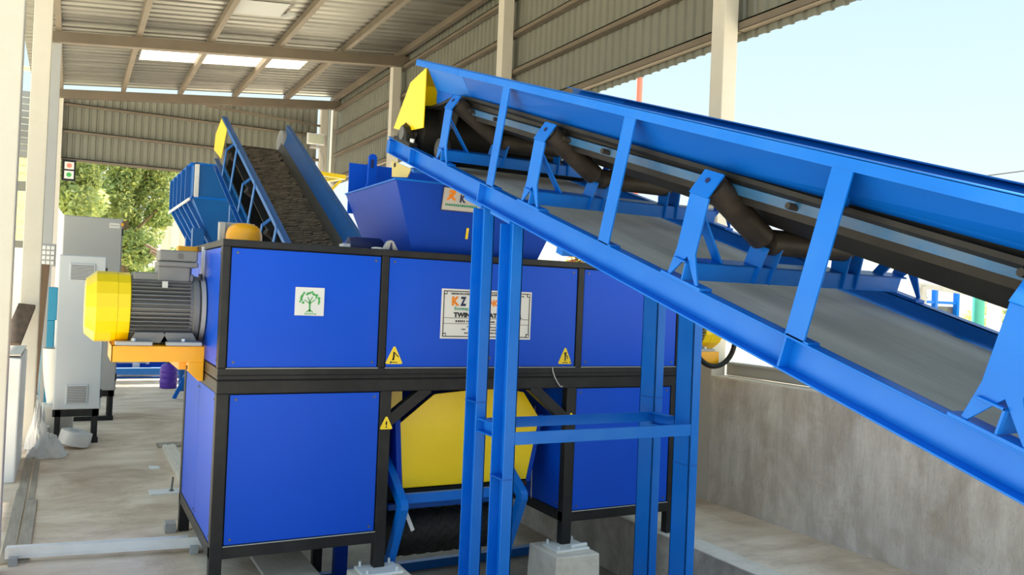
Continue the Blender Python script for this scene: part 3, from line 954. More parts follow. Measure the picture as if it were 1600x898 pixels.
text('lettering', 'K', 0.062, hf(2.018, 2.131) + Vector((0, -.0045, 0)), M['ink_navy'], hpl, bold=.003, wid=.040, rot=(math.pi / 2 + hy, 0, 0))
b = MB()
for (xa, za, xb, zb, tt) in ((1.945, 2.185, 1.985, 2.190, .014), (1.985, 2.190, 1.965, 2.160, .016), (1.965, 2.162, 1.938, 2.138, .014), (1.968, 2.155, 1.990, 2.138, .014), (1.945, 2.165, 1.97, 2.172, .012)):
    b.bar(hf(xa, za) + Vector((0, -.0045, 0)), hf(xb, zb) + Vector((0, -.0045, 0)), .002, tt, (0, 0, 1) if abs(xb - xa) > .03 else (1, 0, 0))
b.build('emblem', M['ink_orange'], hpl)
b = MB()
xx = 1.93
while xx < 2.14:
    wv = random.uniform(.006, .011)
    b.plate([hf(xx, 2.104) + Vector((0, -.0042, 0)), hf(xx + wv, 2.104) + Vector((0, -.0042, 0)), hf(xx + wv, 2.117) + Vector((0, -.0042, 0)), hf(xx, 2.117) + Vector((0, -.0042, 0))], .001)
    xx += wv + .004
b.build('fine_print', M['ink_green'], hpl, kind='stuff')
# yellow tag on hopper front
hquad(2.09, 2.105, 1.92, 1.985, .004).build('tag', M['yellow'], hp)

# ---- concrete piers
for k, (x0, x1, y0, y1, lab) in enumerate(((1.43, 1.74, 4.27, 4.48, 'pale square concrete pier under the machine leg next to the black pulley'),
                                     (2.645, 2.955, 4.225, 4.56, 'grey square concrete pier under the machine leg beside the deep pit wall'))):
    mb = MB()
    top = 0.030 if k < 2 else 0.046
    mb.add([(x0 - .015, y0 - .01, PZ), (x1 + .012, y0 - .01, PZ), (x1 + .012, y1 + .01, PZ), (x0 - .015, y1 + .01, PZ),
            (x0, y0, top), (x1, y0, top - .004), (x1 - .004, y1, top), (x0, y1, top)],
           [(3, 2, 1, 0), (4, 5, 6, 7), (0, 1, 5, 4), (1, 2, 6, 5), (2, 3, 7, 6), (3, 0, 4, 7)])
    tag(mb.build('concrete_pier', M['concrete_pale'], bevel=0.008), lab, 'pier', 'piers under the machine legs')

# ================================================================== FRONT BELT CONVEYOR
AC = math.atan(0.3163)
OC = Vector((0, 4.84, 0.3163 * 4.84 + 1.006))
U = Vector((0, math.cos(AC), math.sin(AC)))
N = Vector((0, -math.sin(AC), math.cos(AC)))
TC = Matrix(((1, 0, 0, 0), (0, U.y, N.y, OC.y), (0, U.z, N.z, OC.z), (0, 0, 0, 1)))   # local (x, -s, n)
cv = thing('belt_conveyor', 'long bright blue inclined belt conveyor with troughed black belt in front of the shredder', 'conveyor', (2.2, 2.5, PZ))
CB = M['conv_blue']
X1, X2 = 1.69, 2.745
SE = 5.6
def cbox(name, x0, x1, s0, s1, n0, n1, m=CB, bev=0.0, parent=None):
    mb = MB(TC); mb.box(x0, x1, -s1, -s0, n0, n1)
    return mb.build(name, m, parent or cv, bevel=bev)
for xa in (X1, X2 - 0.045):
    mb = MB(TC)
    chan(mb, xa, xa + 0.045, -SE, 0.0, -0.098, 0.0, 0.006, 'x1' if xa == X1 else 'x0')
    # gusset plates
    for s_ in (0.02, 0.40, 1.38, 3.40):
        mb.box(xa + 0.003, xa + 0.040, -s_ - 0.004, -s_ + 0.004, -0.094, -0.004)
    mb.build('stringer', CB, cv, bevel=0.0015)
cbox('head_cross_member', X1, X2, 0.0, 0.05, -0.095, -0.02)
cbox('cross_member', X1 + .05, X2 - .05, 2.1, 2.15, -0.14, -0.10)
cbox('cross_member', X1 + .05, X2 - .05, 4.2, 4.25, -0.14, -0.10)
# posts
for xa, sg in ((X1, 1), (X2, -1)):
    for s_ in (0.47, 1.49, 2.48, 3.43, 4.42, 5.4):
        mb = MB(TC)
        mb.box(xa, xa + sg * 0.007, -s_ - 0.034, -s_ + 0.034, 0.0, 0.462)
        mb.box(xa, xa + sg * 0.045, -s_ - 0.05, -s_ + 0.03, 0.0, 0.006)
        if s_ > 0.6: mb.build('post', CB, cv, bevel=0.001)
        if s_ in (3.43, 4.42):
            mb = MB(TC); mb.box(xa + sg * .01, xa + sg * .10, -s_ + 0.034, -s_ + 0.040, 0.345, 0.455); mb.build('skirt_gusset', M['skirt_blue'], cv)
    # top rail: angle
    for sa, sb in ((0.30, 0.915), (0.917, SE)):
        mb = MB(TC)
        mb.box(xa - sg * 0.002, xa + sg * 0.005, -sb, -sa, 0.452, 0.486)
        mb.box(xa - sg * 0.002, xa + sg * 0.05, -sb, -sa, 0.482, 0.488)
        mb.build('top_rail', CB, cv, bevel=0.001)
    # sloped skirt plates
    for sa, sb, mm in ((0.42, 0.915, CB), (0.921, 2.48, M['skirt_blue']), (2.481, SE, M['skirt_blue'])):
        lo = lambda s_: 0.318 + 0.0133 * s_
        mb = MB(TC)
        q = [(xa + sg * 0.012, -sa, 0.484), (xa + sg * 0.115, -sa, lo(sa)), (xa + sg * 0.115, -sb, lo(sb)), (xa + sg * 0.012, -sb, 0.484)]
        mb.plate(q, 0.004)
        mb.build('skirt_plate', mm, cv)
    lo2 = lambda s_: 0.318 + 0.0133 * s_
    mb = MB(TC)
    a0, a1 = 0.7, SE
    mb.plate([(xa + sg * .112, -a0, lo2(a0) + .012), (xa + sg * .145, -a0, lo2(a0) - .085), (xa + sg * .145, -a1, lo2(a1) - .085), (xa + sg * .112, -a1, lo2(a1) + .012)], 0.006)
    mb.build('skirt_rubber', M['rubber'], cv)
    mb = MB(TC)
    mb.plate([(xa + sg * .108, -a0, lo2(a0) - .032), (xa + sg * .120, -a0, lo2(a0) - .062), (xa + sg * .120, -a1, lo2(a1) - .062), (xa + sg * .108, -a1, lo2(a1) - .032)], -0.006 * sg)
    clamp = mb.build('clamp_strip', M['dusty_blue'], cv)
    s_ = 0.95
    while s_ < SE:
        for ds in (0, .30):
            mb = MB(TC); nn = lo2(s_) - .045
            mb.cyl((xa + sg * .118, -s_ - ds, nn), (xa + sg * .080, -s_ - ds, nn + .004), 0.010, n=8)
            mb.build('clamp_bolt', M['roller'], clamp)
        s_ += 0.98
# head end sheet stiffener
for xa in (X1 + 0.03, X2 - 0.03):
    mb = MB(TC)
    mb.prism([(-0.395, 0.452), (-0.175, 0.347), (0.0, 0.054), (-0.13, 0.058), (-0.16, 0.10), (-0.20, 0.118), (-0.245, 0.11), (-0.275, 0.08), (-0.487, 0.128)], 'x', xa - .003, xa + .003)
    mb.build('hood_side', M['yellow'], cv, bevel=.001)
mb = MB(TC)
for q in (((-0.395, .452), (-.175, .347)), ((-.175, .347), (0, .054))):
    mb.plate([(X1 + .03, q[0][0], q[0][1]), (X1 + .03, q[1][0], q[1][1]), (X2 - .03, q[1][0], q[1][1]), (X2 - .03, q[0][0], q[0][1])], .004)
mb.build('hood_front', M['yellow'], cv)
mb = MB(TC)
mb.plate([(X1 + .05, -.395, .45), (X1 + .14, -.50, .33), (X1 + .14, -.62, .33), (X1 + .02, -.62, .47)], .004)
mb.build('hood_back', M['skirt_blue'], cv)
for xa in (X1 + 0.06, X2 - 0.06):
    mb = MB(TC)
    mb.prism([(0.03, -.15), (-0.32, -.135), (-0.28, -.195), (-0.01, -.245)], 'x', xa - .003, xa + .003)
    o = mb.build('scraper_plate', M['pale_yellow'], cv)
    mb = MB(TC); mb.cyl((xa - .008, -.04, -.165), (xa + .004, -.04, -.165), .014, n=10); mb.build('bolt', M['ink'], o)
mb = MB(TC); mb.box(X1 + .06, X2 - .06, -.36, -.30, -.15, -.13); mb.build('scraper_bar', CB, cv)
mb = MB(TC)
mb.prism([(-.40, .455), (-.455, .26), (-.66, .332), (-.62, .44)], 'x', X1 + .098, X1 + .102)
mb.build('hood_inner_plate', M['skirt_blue'], cv)
mb = MB(TC); mb.prism([(-.30, .10), (-.62, .16), (-.66, .33), (-.44, .30), (-.32, .26)], 'x', X1 + .16, X1 + .168)
mb.build('hood_flap', M['rubber'], cv)
# head pulley and bearings
mb = MB(TC); mb.cyl((X1 + .075, -.26, .085), (X2 - .075, -.26, .085), 0.145, n=36); mb.build('head_pulley', M['rubber'], cv, smooth=True)
mb = MB(TC); mb.cyl((X1 - .01, -.26, .060), (X2 + .01, -.26, .060), 0.025, n=16); mb.build('pulley_shaft', M['dark_steel'], cv, smooth=True)
for xa in (X1 + .02, X2 - .02):
    mb = MB(TC)
    mb.prism([(-.12, 0.0), (-.40, 0.0), (-.40, .022), (-.34, .030), (-.32, .075), (-.29, .10), (-.26, .108), (-.23, .10), (-.20, .075), (-.18, .030), (-.12, .022)], 'x', xa - .028, xa + .025)
    bb = mb.build('bearing_block', M['rubber'], cv, bevel=.004)
    mb = MB(TC); mb.cyl((xa - .034, -.26, .060), (xa + .03, -.26, .060), .040, n=20); mb.build('bearing_ring', M['dark_steel'], bb)
    mb = MB(TC); mb.cyl((xa, -.37, .02), (xa, -.37, .045), .014, n=6); mb.build('bolt', M['steel'], bb)
mb = MB(TC); mb.cyl((X1 + .08, -.72, .02), (X2 - .08, -.72, .02), 0.055, n=20); mb.build('snub_pulley', M['rubber'], cv, smooth=True)
for xa in (X1 + .04,):
    mb = MB(TC); mb.lathe([(.02, 0), (.055, .004), (.06, .02), (.06, .05)], (xa - .02, -.76, .055), (1, 0, 0), 20); mb.build('snub_bearing', M['roller'], cv, smooth=True)

# belt: carrying run (trough) and return run
def trough(s_):
    """half-profile (x, n) outer surface at s; flattens to the pulley at the head."""
    t = min(1.0, max(0.0, (s_ - 0.3) / 0.6))
    t = t * t * (3 - 2 * t)
    nc = 0.222 * (1 - t) + 0.196 * t
    out = []
    for dx, dn in ((-.435, .148), (-.30, .088), (-.20, .010), (-.10, 0), (.10, 0), (.20, .010), (.30, .088), (.435, .148)):
        out.append((2.205 + dx, nc + dn * t))
    return out
mb = MB(TC)
ss = [0.30, 0.42, 0.55, 0.68, 0.80, 0.95, 1.5, 2.5, 3.5, 4.5, SE]
n_ = 8
vs = []
for s_ in ss:
    pr = trough(s_)
    vs += [(x, -s_, n) for x, n in pr] + [(x, -s_, n + 0.014) for x, n in pr]
fs = []
for k in range(len(ss) - 1):
    a, b = k * 2 * n_, (k + 1) * 2 * n_
    for i in range(n_ - 1):
        fs.append((a + i, b + i, b + i + 1, a + i + 1))
        fs.append((a + n_ + i, a + n_ + i + 1, b + n_ + i + 1, b + n_ + i))
    fs.append((a, a + n_, b + n_, b)); fs.append((a + n_ - 1, b + n_ - 1, b + 2 * n_ - 1, a + 2 * n_ - 1))
mb.add(vs, fs)
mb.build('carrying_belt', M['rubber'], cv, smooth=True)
cbox('return_belt', X1 + .075, X2 - .075, 0.30, SE, -0.066, -0.055, M['belt_grey'])  # same belt as the black carrying run, lit look put into its pale colour
# return rollers
for s_ in (1.35, 3.2, 4.9):
    mb = MB(TC); mb.cyl((X1 + .06, -s_, -.084), (X2 - .06, -s_, -.084), .018, n=14); mb.build('return_roller', M['roller'], cv, smooth=True)
# idler sets
RR = 0.043
for s_ in (0.87, 1.88, 2.93, 3.98, 5.03):
    mb = MB(TC)
    mb.box(X1 - .01, X2 - .05, -s_ - 0.026, -s_ - 0.020, 0.012, 0.070)
    mb.box(X1 - .01, X2 - .02, -s_ - 0.026, -s_ + 0.040, 0.064, 0.070)
    for xx in (X1 - .005, X2 - .05):
        mb.box(xx, xx + .05, -s_ - .11, -s_ + .09, 0.0005, 0.010)
    fr = mb.build('idler_frame', CB, cv, bevel=.001)
    for sg, xo in ((1, X1), (-1, X2)):
        cx = lambda d: xo + sg * d
        mb = MB(TC)
        # notched foot bar, bent top
        poly = [(-s_ - .078, 0.008), (-s_ - .012, 0.085), (-s_ + .050, 0.008), (-s_ + .062, 0.012), (-s_ + .045, .10), (-s_ + .045, .275), (-s_ - .045, .275), (-s_ - .045, .10), (-s_ - .090, .012)]
        mb.prism([poly[i] for i in (8, 0, 1, 2, 3, 4, 5, 6, 7)], 'x', cx(0.0), cx(0.007))
        mb.plate([(cx(.0), -s_ - .045, .274), (cx(.0), -s_ + .045, .274), (cx(.042), -s_ + .045, .350), (cx(.042), -s_ - .045, .350)], -.007 * sg)
        mb.build('wing_bracket', CB, fr, bevel=.001)
        mb = MB(TC); mb.cyl((cx(.016), -s_, .326), (cx(.034), -s_, .314), .009, n=8); mb.build('bolt_hole', M['ink_navy'], fr)
        mb = MB(TC); mb.bar((cx(.012), -s_ + .005, .235), (cx(.150), -s_ + .005, .062), .045, .007, (1, 0, 1)); mb.build('wing_strut', CB, fr)
        mb = MB(TC)
        mb.cyl((cx(.040), -s_, .314), (cx(.298), -s_, .163), RR, n=24)
        mb.build('wing_roller', M['roller'], fr, smooth=True)
        for e_ in (.032, .300):
            mb = MB(TC)
            d0 = Vector((cx(.040), -s_, .314)); d1 = Vector((cx(.298), -s_, .163))
            p_ = d0.lerp(d1, 0.0 if e_ < .1 else 1.0)
            dd = (d1 - d0).normalized()
            mb.cyl(p_ - dd * .012, p_ + dd * .012, RR * .62, n=16)
            mb.build('roller_cap', M['dark_steel'], fr, smooth=True)
        # inner yoke plates
        for xa_, lean in ((.268, .055), (.335, .0)):
            mb = MB(TC)
            mb.plate([(cx(xa_ + .02), -s_ - .035, .012), (cx(xa_ + .02), -s_ + .035, .06), (cx(xa_ + .02 + (.018 if lean else .012)), -s_ + .04, .135), (cx(xa_ + .02 + (.018 if lean else .012)), -s_ - .04, .135)], -.006 * sg)
            mb.build('yoke', CB, fr)
    mb = MB(TC); mb.cyl((2.020, -s_, .150), (2.395, -s_, .150), RR, n=24); mb.build('centre_roller', M['roller'], fr, smooth=True)

# support trestle: four channel legs with braces
def leg(x0, y0, x_web, ztop):
    mb = MB()
    # near flange (faces -y), far flange, web
    mb.box(x0, x0 + .055, y0, y0 + .007, PZ, ztop)
    mb.box(x0, x0 + .055, y0 + .118, y0 + .125, PZ, ztop)
    xw = x0 + .048 if x_web == 'x1' else x0
    mb.box(xw, xw + .007, y0, y0 + .125, PZ, ztop)
    l = mb.build('support_leg', CB, cv, bevel=.0015)
    mb = MB(); mb.box(x0 - .05, x0 + .10, y0 - .04, y0 + .16, PZ, PZ + .012); mb.build('foot_plate', CB, l)
    mb = MB(TC)
    yv = y0 + .06
    s_ = (4.84 - yv) / math.cos(AC) - 0.095 * math.tan(AC)
    mb.box(x0 - .012, x0 + .07, -s_ - .11, -s_ + .09, -.112, -.0985)
    mb.build('top_plate', CB, l)
    # welded splice line
    mb = MB(); zz = 0.78 + 0.3 * (y0 > 3.2); mb.box(x0 - .001, x0 + .051, y0 - .001, y0 + .126, zz, zz + .006); mb.build('weld_seam', M['skirt_blue'], l)
zt = lambda y_: 0.3163 * y_ + 1.006 - 0.108
YA, YBn = 3.474, 3.182
for y_ in (YA, YBn):
    leg(X1 + .010, y_, 'x1', zt(y_ + .02))
    leg(2.738, y_, 'x0', zt(y_ + .02))
mb = MB(); mb.box(X1 + .06, 2.74, YBn - .003, YBn + .004, .934, .990); mb.box(X1 + .06, 2.74, YBn, YBn + .03, .934, .940); mb.build('cross_brace', CB, cv, bevel=.001)
mb = MB(); mb.box(X1 + .06, 2.74, YA - .003, YA + .004, .960, 1.010); mb.box(X1 + .06, 2.74, YA, YA + .03, .960, .966); mb.build('cross_brace', CB, cv, bevel=.001)
for xx in (X1 + .052, 2.74):
    mb = MB(); mb.box(xx, xx + .005, YBn + .125, YA, .950, 1.010); mb.box(xx - .035, xx + .005, YBn + .125, YA, .948, .954); mb.box(xx - .035, xx + .005, YBn + .125, YA, 1.006, 1.012)
    mb.build('side_brace', CB, cv, bevel=.001)
# near-end legs and tail
for xx in (X1, X2 - .05):
    mb = MB(); mb.box(xx, xx + .05, 0.15, 0.26, PZ, zt(.2) + .005); mb.build('support_leg', CB, cv)
mb = MB(TC); mb.cyl((X1 + .075, -SE + .02, .085), (X2 - .075, -SE + .02, .085), 0.14, n=30); mb.build('tail_pulley', M['rubber'], cv, smooth=True)

# ================================================================== REAR DISCHARGE CONVEYOR
az, el = math.radians(-3.3), math.radians(29.4)
D2 = Vector((math.sin(az) * math.cos(el), math.cos(az) * math.cos(el), math.sin(el)))
W2 = Vector((math.cos(az), -math.sin(az), 0))
N2 = W2.cross(D2)
A2 = Vector((1.68, 7.264, 1.988))           # left skirt top edge
T2 = Matrix(((W2.x, D2.x, N2.x, A2.x), (W2.y, D2.y, N2.y, A2.y), (W2.z, D2.z, N2.z, A2.z), (0, 0, 0, 1)))
rc = thing('discharge_conveyor', 'dark blue discharge conveyor rising from under the shredder to the back wall', 'conveyor', (2.1, 5, PZ))
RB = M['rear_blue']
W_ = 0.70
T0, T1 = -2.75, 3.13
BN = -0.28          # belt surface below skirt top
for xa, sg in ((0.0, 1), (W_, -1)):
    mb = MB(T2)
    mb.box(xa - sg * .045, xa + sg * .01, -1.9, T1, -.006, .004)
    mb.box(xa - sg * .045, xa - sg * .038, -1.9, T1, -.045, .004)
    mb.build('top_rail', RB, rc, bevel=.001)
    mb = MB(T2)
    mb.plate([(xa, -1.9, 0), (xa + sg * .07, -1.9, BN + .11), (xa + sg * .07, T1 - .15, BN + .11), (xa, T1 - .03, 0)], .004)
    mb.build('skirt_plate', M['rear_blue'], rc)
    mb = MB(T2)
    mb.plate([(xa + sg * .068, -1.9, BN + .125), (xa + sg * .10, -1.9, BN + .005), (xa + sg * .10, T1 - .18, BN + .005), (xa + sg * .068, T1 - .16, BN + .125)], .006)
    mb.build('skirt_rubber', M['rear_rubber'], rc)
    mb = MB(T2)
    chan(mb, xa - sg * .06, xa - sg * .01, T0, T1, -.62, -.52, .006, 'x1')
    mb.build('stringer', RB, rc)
    t_ = -1.6
    while t_ < T1:
        mb = MB(T2); mb.box(xa - sg * .05, xa - sg * .042, t_ - .03, t_ + .03, -.52, -.01); mb.build('post', RB, rc)
        mb = MB(T2); mb.box(xa - sg * .058, xa - sg * .050, t_ + .40, t_ + .45, -.52, -.20)
        mb.bar((xa - sg * .054, t_ + .425, -.21), (xa + sg * .02, t_ + .425, -.13), .05, .008, (0, 0, 1)); mb.build('idler_bracket', M['steel'] if sg > 0 and t_ > .3 and t_ < 1.2 else RB, rc)
        mb = MB(T2); mb.cyl((xa - sg * .01, t_ + .425, -.27), (xa + sg * .18, t_ + .425, -.39), .035, n=14); mb.build('wing_roller', M['roller'], rc, smooth=True)
        t_ += 0.95
    mb = MB(T2)
    mb.prism([(T1 - .36, -.02), (T1 - .02, -.02), (T1 + .16, -.28), (T1 + .12, -.46), (T1 - .30, -.40)], 'x', xa - sg * .05 - .003, xa - sg * .05 + .003)
    mb.build('hood_side', M['yellow'], rc)
# right guard inside end cap curling round the head
mb = MB(T2); mb.lathe([(.15, 0), (.16, .004), (.16, .05), (.15, .054)], (W_ - .07, T1 - .10, -.20), (1, 0, 0), 24); mb.build('head_guard', M['grey_part'], rc, smooth=True)
mb = MB(T2); mb.plate([(.02, T0, BN), (W_ - .02, T0, BN), (W_ - .02, T1 - .1, BN), (.02, T1 - .1, BN)], -.012); mb.build('carrying_belt', M['rubber'], rc)
mb = MB(T2); mb.plate([(.05, T0 + .1, -.56), (W_ - .05, T0 + .1, -.56), (W_ - .05, T1 - .1, -.56), (.05, T1 - .1, -.56)], -.012); mb.build('return_belt', M['rubber'], rc)
# chunky strips across the belt
mb = MB(T2)
random.seed(11)
t_ = -1.5
while t_ < T1 - .2:
    xx = .11
    while xx < W_ - .13:
        wv = random.uniform(.05, .16)
        wv = min(wv, W_ - .10 - xx)
        mb.bar((xx, t_ + random.uniform(-.012, .012), BN + .008), (xx + wv, t_ + random.uniform(-.012, .012), BN + .014 + random.uniform(0, .010)), .018, random.uniform(.012, .024))
        xx += wv + random.uniform(.004, .012)
    t_ += .046
mb.build('belt_strips', M['debris'], rc, kind='stuff')
# head and tail pulleys
mb = MB(T2); mb.cyl((.04, T1 - .14, BN - .14), (W_ - .04, T1 - .14, BN - .14), .13, n=28); mb.build('head_pulley', M['rubber'], rc, smooth=True)
# tail section under the machine
tl = MB(); tl.cyl((1.735, 4.70, 0.14), (2.435, 4.70, 0.14), 0.135, n=36)
tlo = tl.build('tail_pulley', M['rubber'], rc, smooth=True, label='black rubber lagged pulley with chevron ribs')
mb = MB()
rr = 0.137
for q in range(9):
    for k in range(14):
        a0 = 2 * math.pi * k / 14
        for sg in (-1, 1):
            xc = 1.76 + q * 0.088
            pts = []
            for i in range(4):
                f_ = i / 3
                a = a0 + f_ * 0.40
                pts.append((xc + (0.044 * f_ if sg > 0 else -0.044 * f_ + 0.0) , 4.70 - rr * math.cos(a), .14 + rr * math.sin(a)))
            if 1.74 < pts[-1][0] < 2.43: mb.tube(pts, .004, 4)
mb.build('chevron_ribs', M['rubber'], tlo, kind='stuff')
for xa, xb in ((1.680, 1.725), (2.445, 2.49)):
    mb = MB()
    mb.prism([(4.33, 0.40), (4.345, 0.42), (4.60, 0.575), (5.3, 0.92), (5.3, 0.86), (4.62, 0.52), (4.40, 0.375), (4.56, 0.04), (4.66, PZ), (4.60, PZ), (4.50, 0.04), (4.33, 0.37)], 'x', xa, xb)
    mb.build('tail_frame', M['conv_blue'], rc, bevel=.002)
mb = MB(); mb.box(1.725, 2.445, 4.44, 4.475, 0.375, 0.43); mb.build('tail_cross_bar', M['conv_blue'], rc, bevel=.002)
mb = MB(); mb.box(1.725, 2.445, 4.66, 4.70, 0.285, 0.32); mb.build('tail_cross_bar', M['skirt_blue'], rc, bevel=.002)
mb = MB(); mb.bar((1.72, 4.42, .39), (1.80, 4.44, .22), .004, .022, (1, 0, 0)); mb.build('scraper_blade', M['steel'], rc)
mb = MB(); mb.bar((1.35, 5.5, PZ + .03), (3.4, 5.56, PZ + .03), .06, .06); mb.build('base_rail', M['rear_blue'], rc)
mb = MB(); mb.box(1.52, 1.60, 5.0, 5.06, PZ, .20); mb.build('tail_post', M['hopper_blue'], rc)
for xx in (1.50, 2.26):
    for yy, zz in ((7.2, 1.30), (9.3, 2.45)):
        mb = MB(); mb.box(xx, xx + .08, yy, yy + .08, 0.0, zz); mb.build('support_leg', RB, rc)

# ================================================================== REAR HOPPER
rh = thing('storage_hopper', 'dark blue ribbed storage hopper on legs behind the motor under the back wall', 'hopper', (2.0, 12.0, 0))
# front face top-left corner measured, box x from 1.17
HX0, HX1, HY0, HY1 = 1.33, 2.6, 11.0, 13.4
zt0, zt1 = 3.09, 2.67
def rwall(q, nm='hopper_wall'):
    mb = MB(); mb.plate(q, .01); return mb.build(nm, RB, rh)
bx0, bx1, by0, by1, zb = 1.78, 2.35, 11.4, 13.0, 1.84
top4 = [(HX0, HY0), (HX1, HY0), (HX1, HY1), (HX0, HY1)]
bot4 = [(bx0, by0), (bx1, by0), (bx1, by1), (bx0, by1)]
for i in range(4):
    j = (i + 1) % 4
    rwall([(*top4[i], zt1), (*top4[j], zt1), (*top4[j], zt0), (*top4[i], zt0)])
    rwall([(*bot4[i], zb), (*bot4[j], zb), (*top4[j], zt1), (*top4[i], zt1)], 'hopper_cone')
mb = MB()
for i in range(4):
    j = (i + 1) % 4
    mb.bar((*top4[i], zt0), (*top4[j], zt0), .10, .02)
    mb.bar((*top4[i], zt1), (*top4[j], zt1), .05, .03)
mb.build('rim', M['conv_blue'], rh)
for q in range(5):
    yy = HY0 + .30 + q * .46
    f_ = (yy - HY0) / (HY1 - HY0)
    mb = MB(); mb.box(HX0 - .07, HX0, yy - .02, yy + .02, zt1, zt0)
    yb = by0 + f_ * (by1 - by0)
    mb.prism([(HX0 - .07, zt1), (HX0, zt1), (bx0, zb), (bx0 - .05, zb)], 'y', yy - .02, yy + .02)
    mb.build('rib', RB, rh)
mb = MB(); mb.box(HX0, HX0 + .05, HY0 - .05, HY0, zt1, zt0); mb.build('corner_rib', M['steel'], rh)
mb = MB(); mb.bar((HX0 - .05, HY0 - .03, zt1 - .03), (HX0 - .05, HY1, zt1 - .03), .02, .03); mb.build('edge_angle', M['steel'], rh)
for xx, yy in ((1.44, 11.3), (1.57, 13.1), (2.5, 11.3), (2.5, 13.1)):
    mb = MB(); mb.box(xx - .07, xx + .07, yy - .07, yy + .07, 0, 2.3); mb.build('support_leg', RB, rh)
mb = MB(); mb.box(bx0, bx1, by0, by1, 1.4, zb); mb.build('outlet', RB, rh)

# ================================================================== LEFT SIDE ITEMS
def cabinet(x0, x1, y0, depth, z0, z1, m, lab, vents, sign=False):
    c = thing('control_cabinet', lab, 'cabinet', ((x0 + x1) / 2, y0 + depth / 2, 0))
    mb = MB(); mb.box(x0, x1, y0 + .02, y0 + depth, z0, z1); mb.build('body', m, c, bevel=.004)
    mb = MB(); mb.box(x0 + .008, x1 - .012, y0, y0 + .018, z0 + .008, z1 - .008); d = mb.build('door', m, c, bevel=.003)
    for zz in (z0 + .15, z1 - .15):
        mb = MB(); mb.box(x1 - .012, x1 + .006, y0 + .004, y0 + .03, zz - .04, zz + .04); mb.build('hinge', M['ink'], c)
    for (a, b, e, f) in vents:
        mb = MB(); mb.box(a, b, y0 - .012, y0, e, f); v = mb.build('vent', m, d, bevel=.003)
        mb = MB(); mb.box(a + .012, b - .012, y0 - .0135, y0 - .012, e + .012, f - .012); mb.build('vent_mesh', M['dark_steel'], d)
        n = 12
    for (a, b, e, f) in vents:
        n = 11
        for i in range(n):
            zz = e + .012 + (f - e - .024) * i / (n - 1)
            mb = MB(); mb.box(a + .012, b - .012, y0 - .016, y0 - .008, zz - .0035, zz + .0035); mb.build('louvre_slat', m, d)
    mb = MB()
    mb.box(x0 + .02, x0 + .07, y0 + .03, y0 + .08, 0, z0); mb.box(x1 - .07, x1 - .02, y0 + .03, y0 + .08, 0, z0)
    mb.box(x0 + .02, x0 + .07, y0 + depth - .08, y0 + depth - .03, 0, z0); mb.box(x1 - .07, x1 - .02, y0 + depth - .08, y0 + depth - .03, 0, z0)
    mb.box(x0 + .0, x1 - .01, y0 + .03, y0 + .08, z0 - .07, z0); mb.box(x1 - .07, x1 - .02, y0 + .03, y0 + depth - .03, z0 - .07, z0); mb.box(x0 + .0, x1 - .01, y0 + .02, y0 + .09, 0, .05)
    mb.build('base_frame', M['black'], c)
    if sign:
        mb = MB(); mb.box(x1 - .14, x1 - .035, y0 - .004, y0, z1 - .11, z1 - .055); s_ = mb.build('label_plate', M['plate_white'], d)
        b = MB(); scrib(b, x1 - .13, x1 - .05, z1 - .09, .015, y0 - .006, y0 - .004); b.build('lettering', M['cab_grey'], s_)
        mb = MB(); mb.box(x1 - .02, x1 + .005, y0 - .006, y0 + .01, z1 - .08, z1 - .05); mb.build('warning_lamp', M['orange'], d)
    return c
cabinet(-0.085, 0.325, 8.98, 0.35, 0.33, 1.815, M['cab_light'], 'pale grey control cabinet with two louvred vents on a black base', ((0.005, 0.225, 1.565, 1.735), (0.02, 0.208, 0.385, 0.57)))
cabinet(-0.075, 0.52, 10.39, 0.45, 0.34, 2.29, M['cab_grey'], 'taller mid grey control cabinet standing behind the pale vented one', (), True)
# socket box on post
sb = thing('switch_box', 'small grey switch box with socket grid by the cabinets', 'box', (-0.2, 9.6, 1.7))
mb = MB(); mb.box(-0.272, -0.130, 9.90, 10.0, 1.705, 1.943); o = mb.build('box_body', M['cab_grey'], sb, bevel=.006)
for i in range(3):
    for j in range(4):
        mb = MB(); mb.box(-0.255 + i * .040, -0.225 + i * .040, 9.890, 9.90, 1.725 + j * .052, 1.761 + j * .052); mb.build('socket', M['white'], sb)
mb = MB(); mb.box(-0.22, -0.18, 9.94, 9.98, 0, 1.705); mb.build('stand', M['cab_grey'], sb)
# leaning boards
for (x0, y0, x1, y1, z1, wd, lab) in ((-0.30, 9.55, -0.215, 9.58, 1.72, .085, 'dark brown board leaning upright beside the second column and switch box'),
                               (-0.42, 8.45, -0.33, 8.9, 1.32, .14, 'brown wooden board leaning between the edge column and the next one')):
    mb = MB(); mb.bar((x0, y0, 0.99 if y0 < 9 else 0.0), (x1, y1, z1), .04, wd, (1, 0, 0))
    tag(mb.build('board', M['wood'], bevel=.003), lab, 'board', 'boards leaning by the columns')
# teal bin
mb = MB(); mb.box(-0.27, -0.10, 10.9, 11.2, 1.10, 1.48); mb.box(-.25, -.12, 10.92, 11.18, 0, 1.1)
tag(mb.build('storage_bin', M['teal'], bevel=.01), 'teal blue metal bin seen between the switch box and cabinet', 'bin')
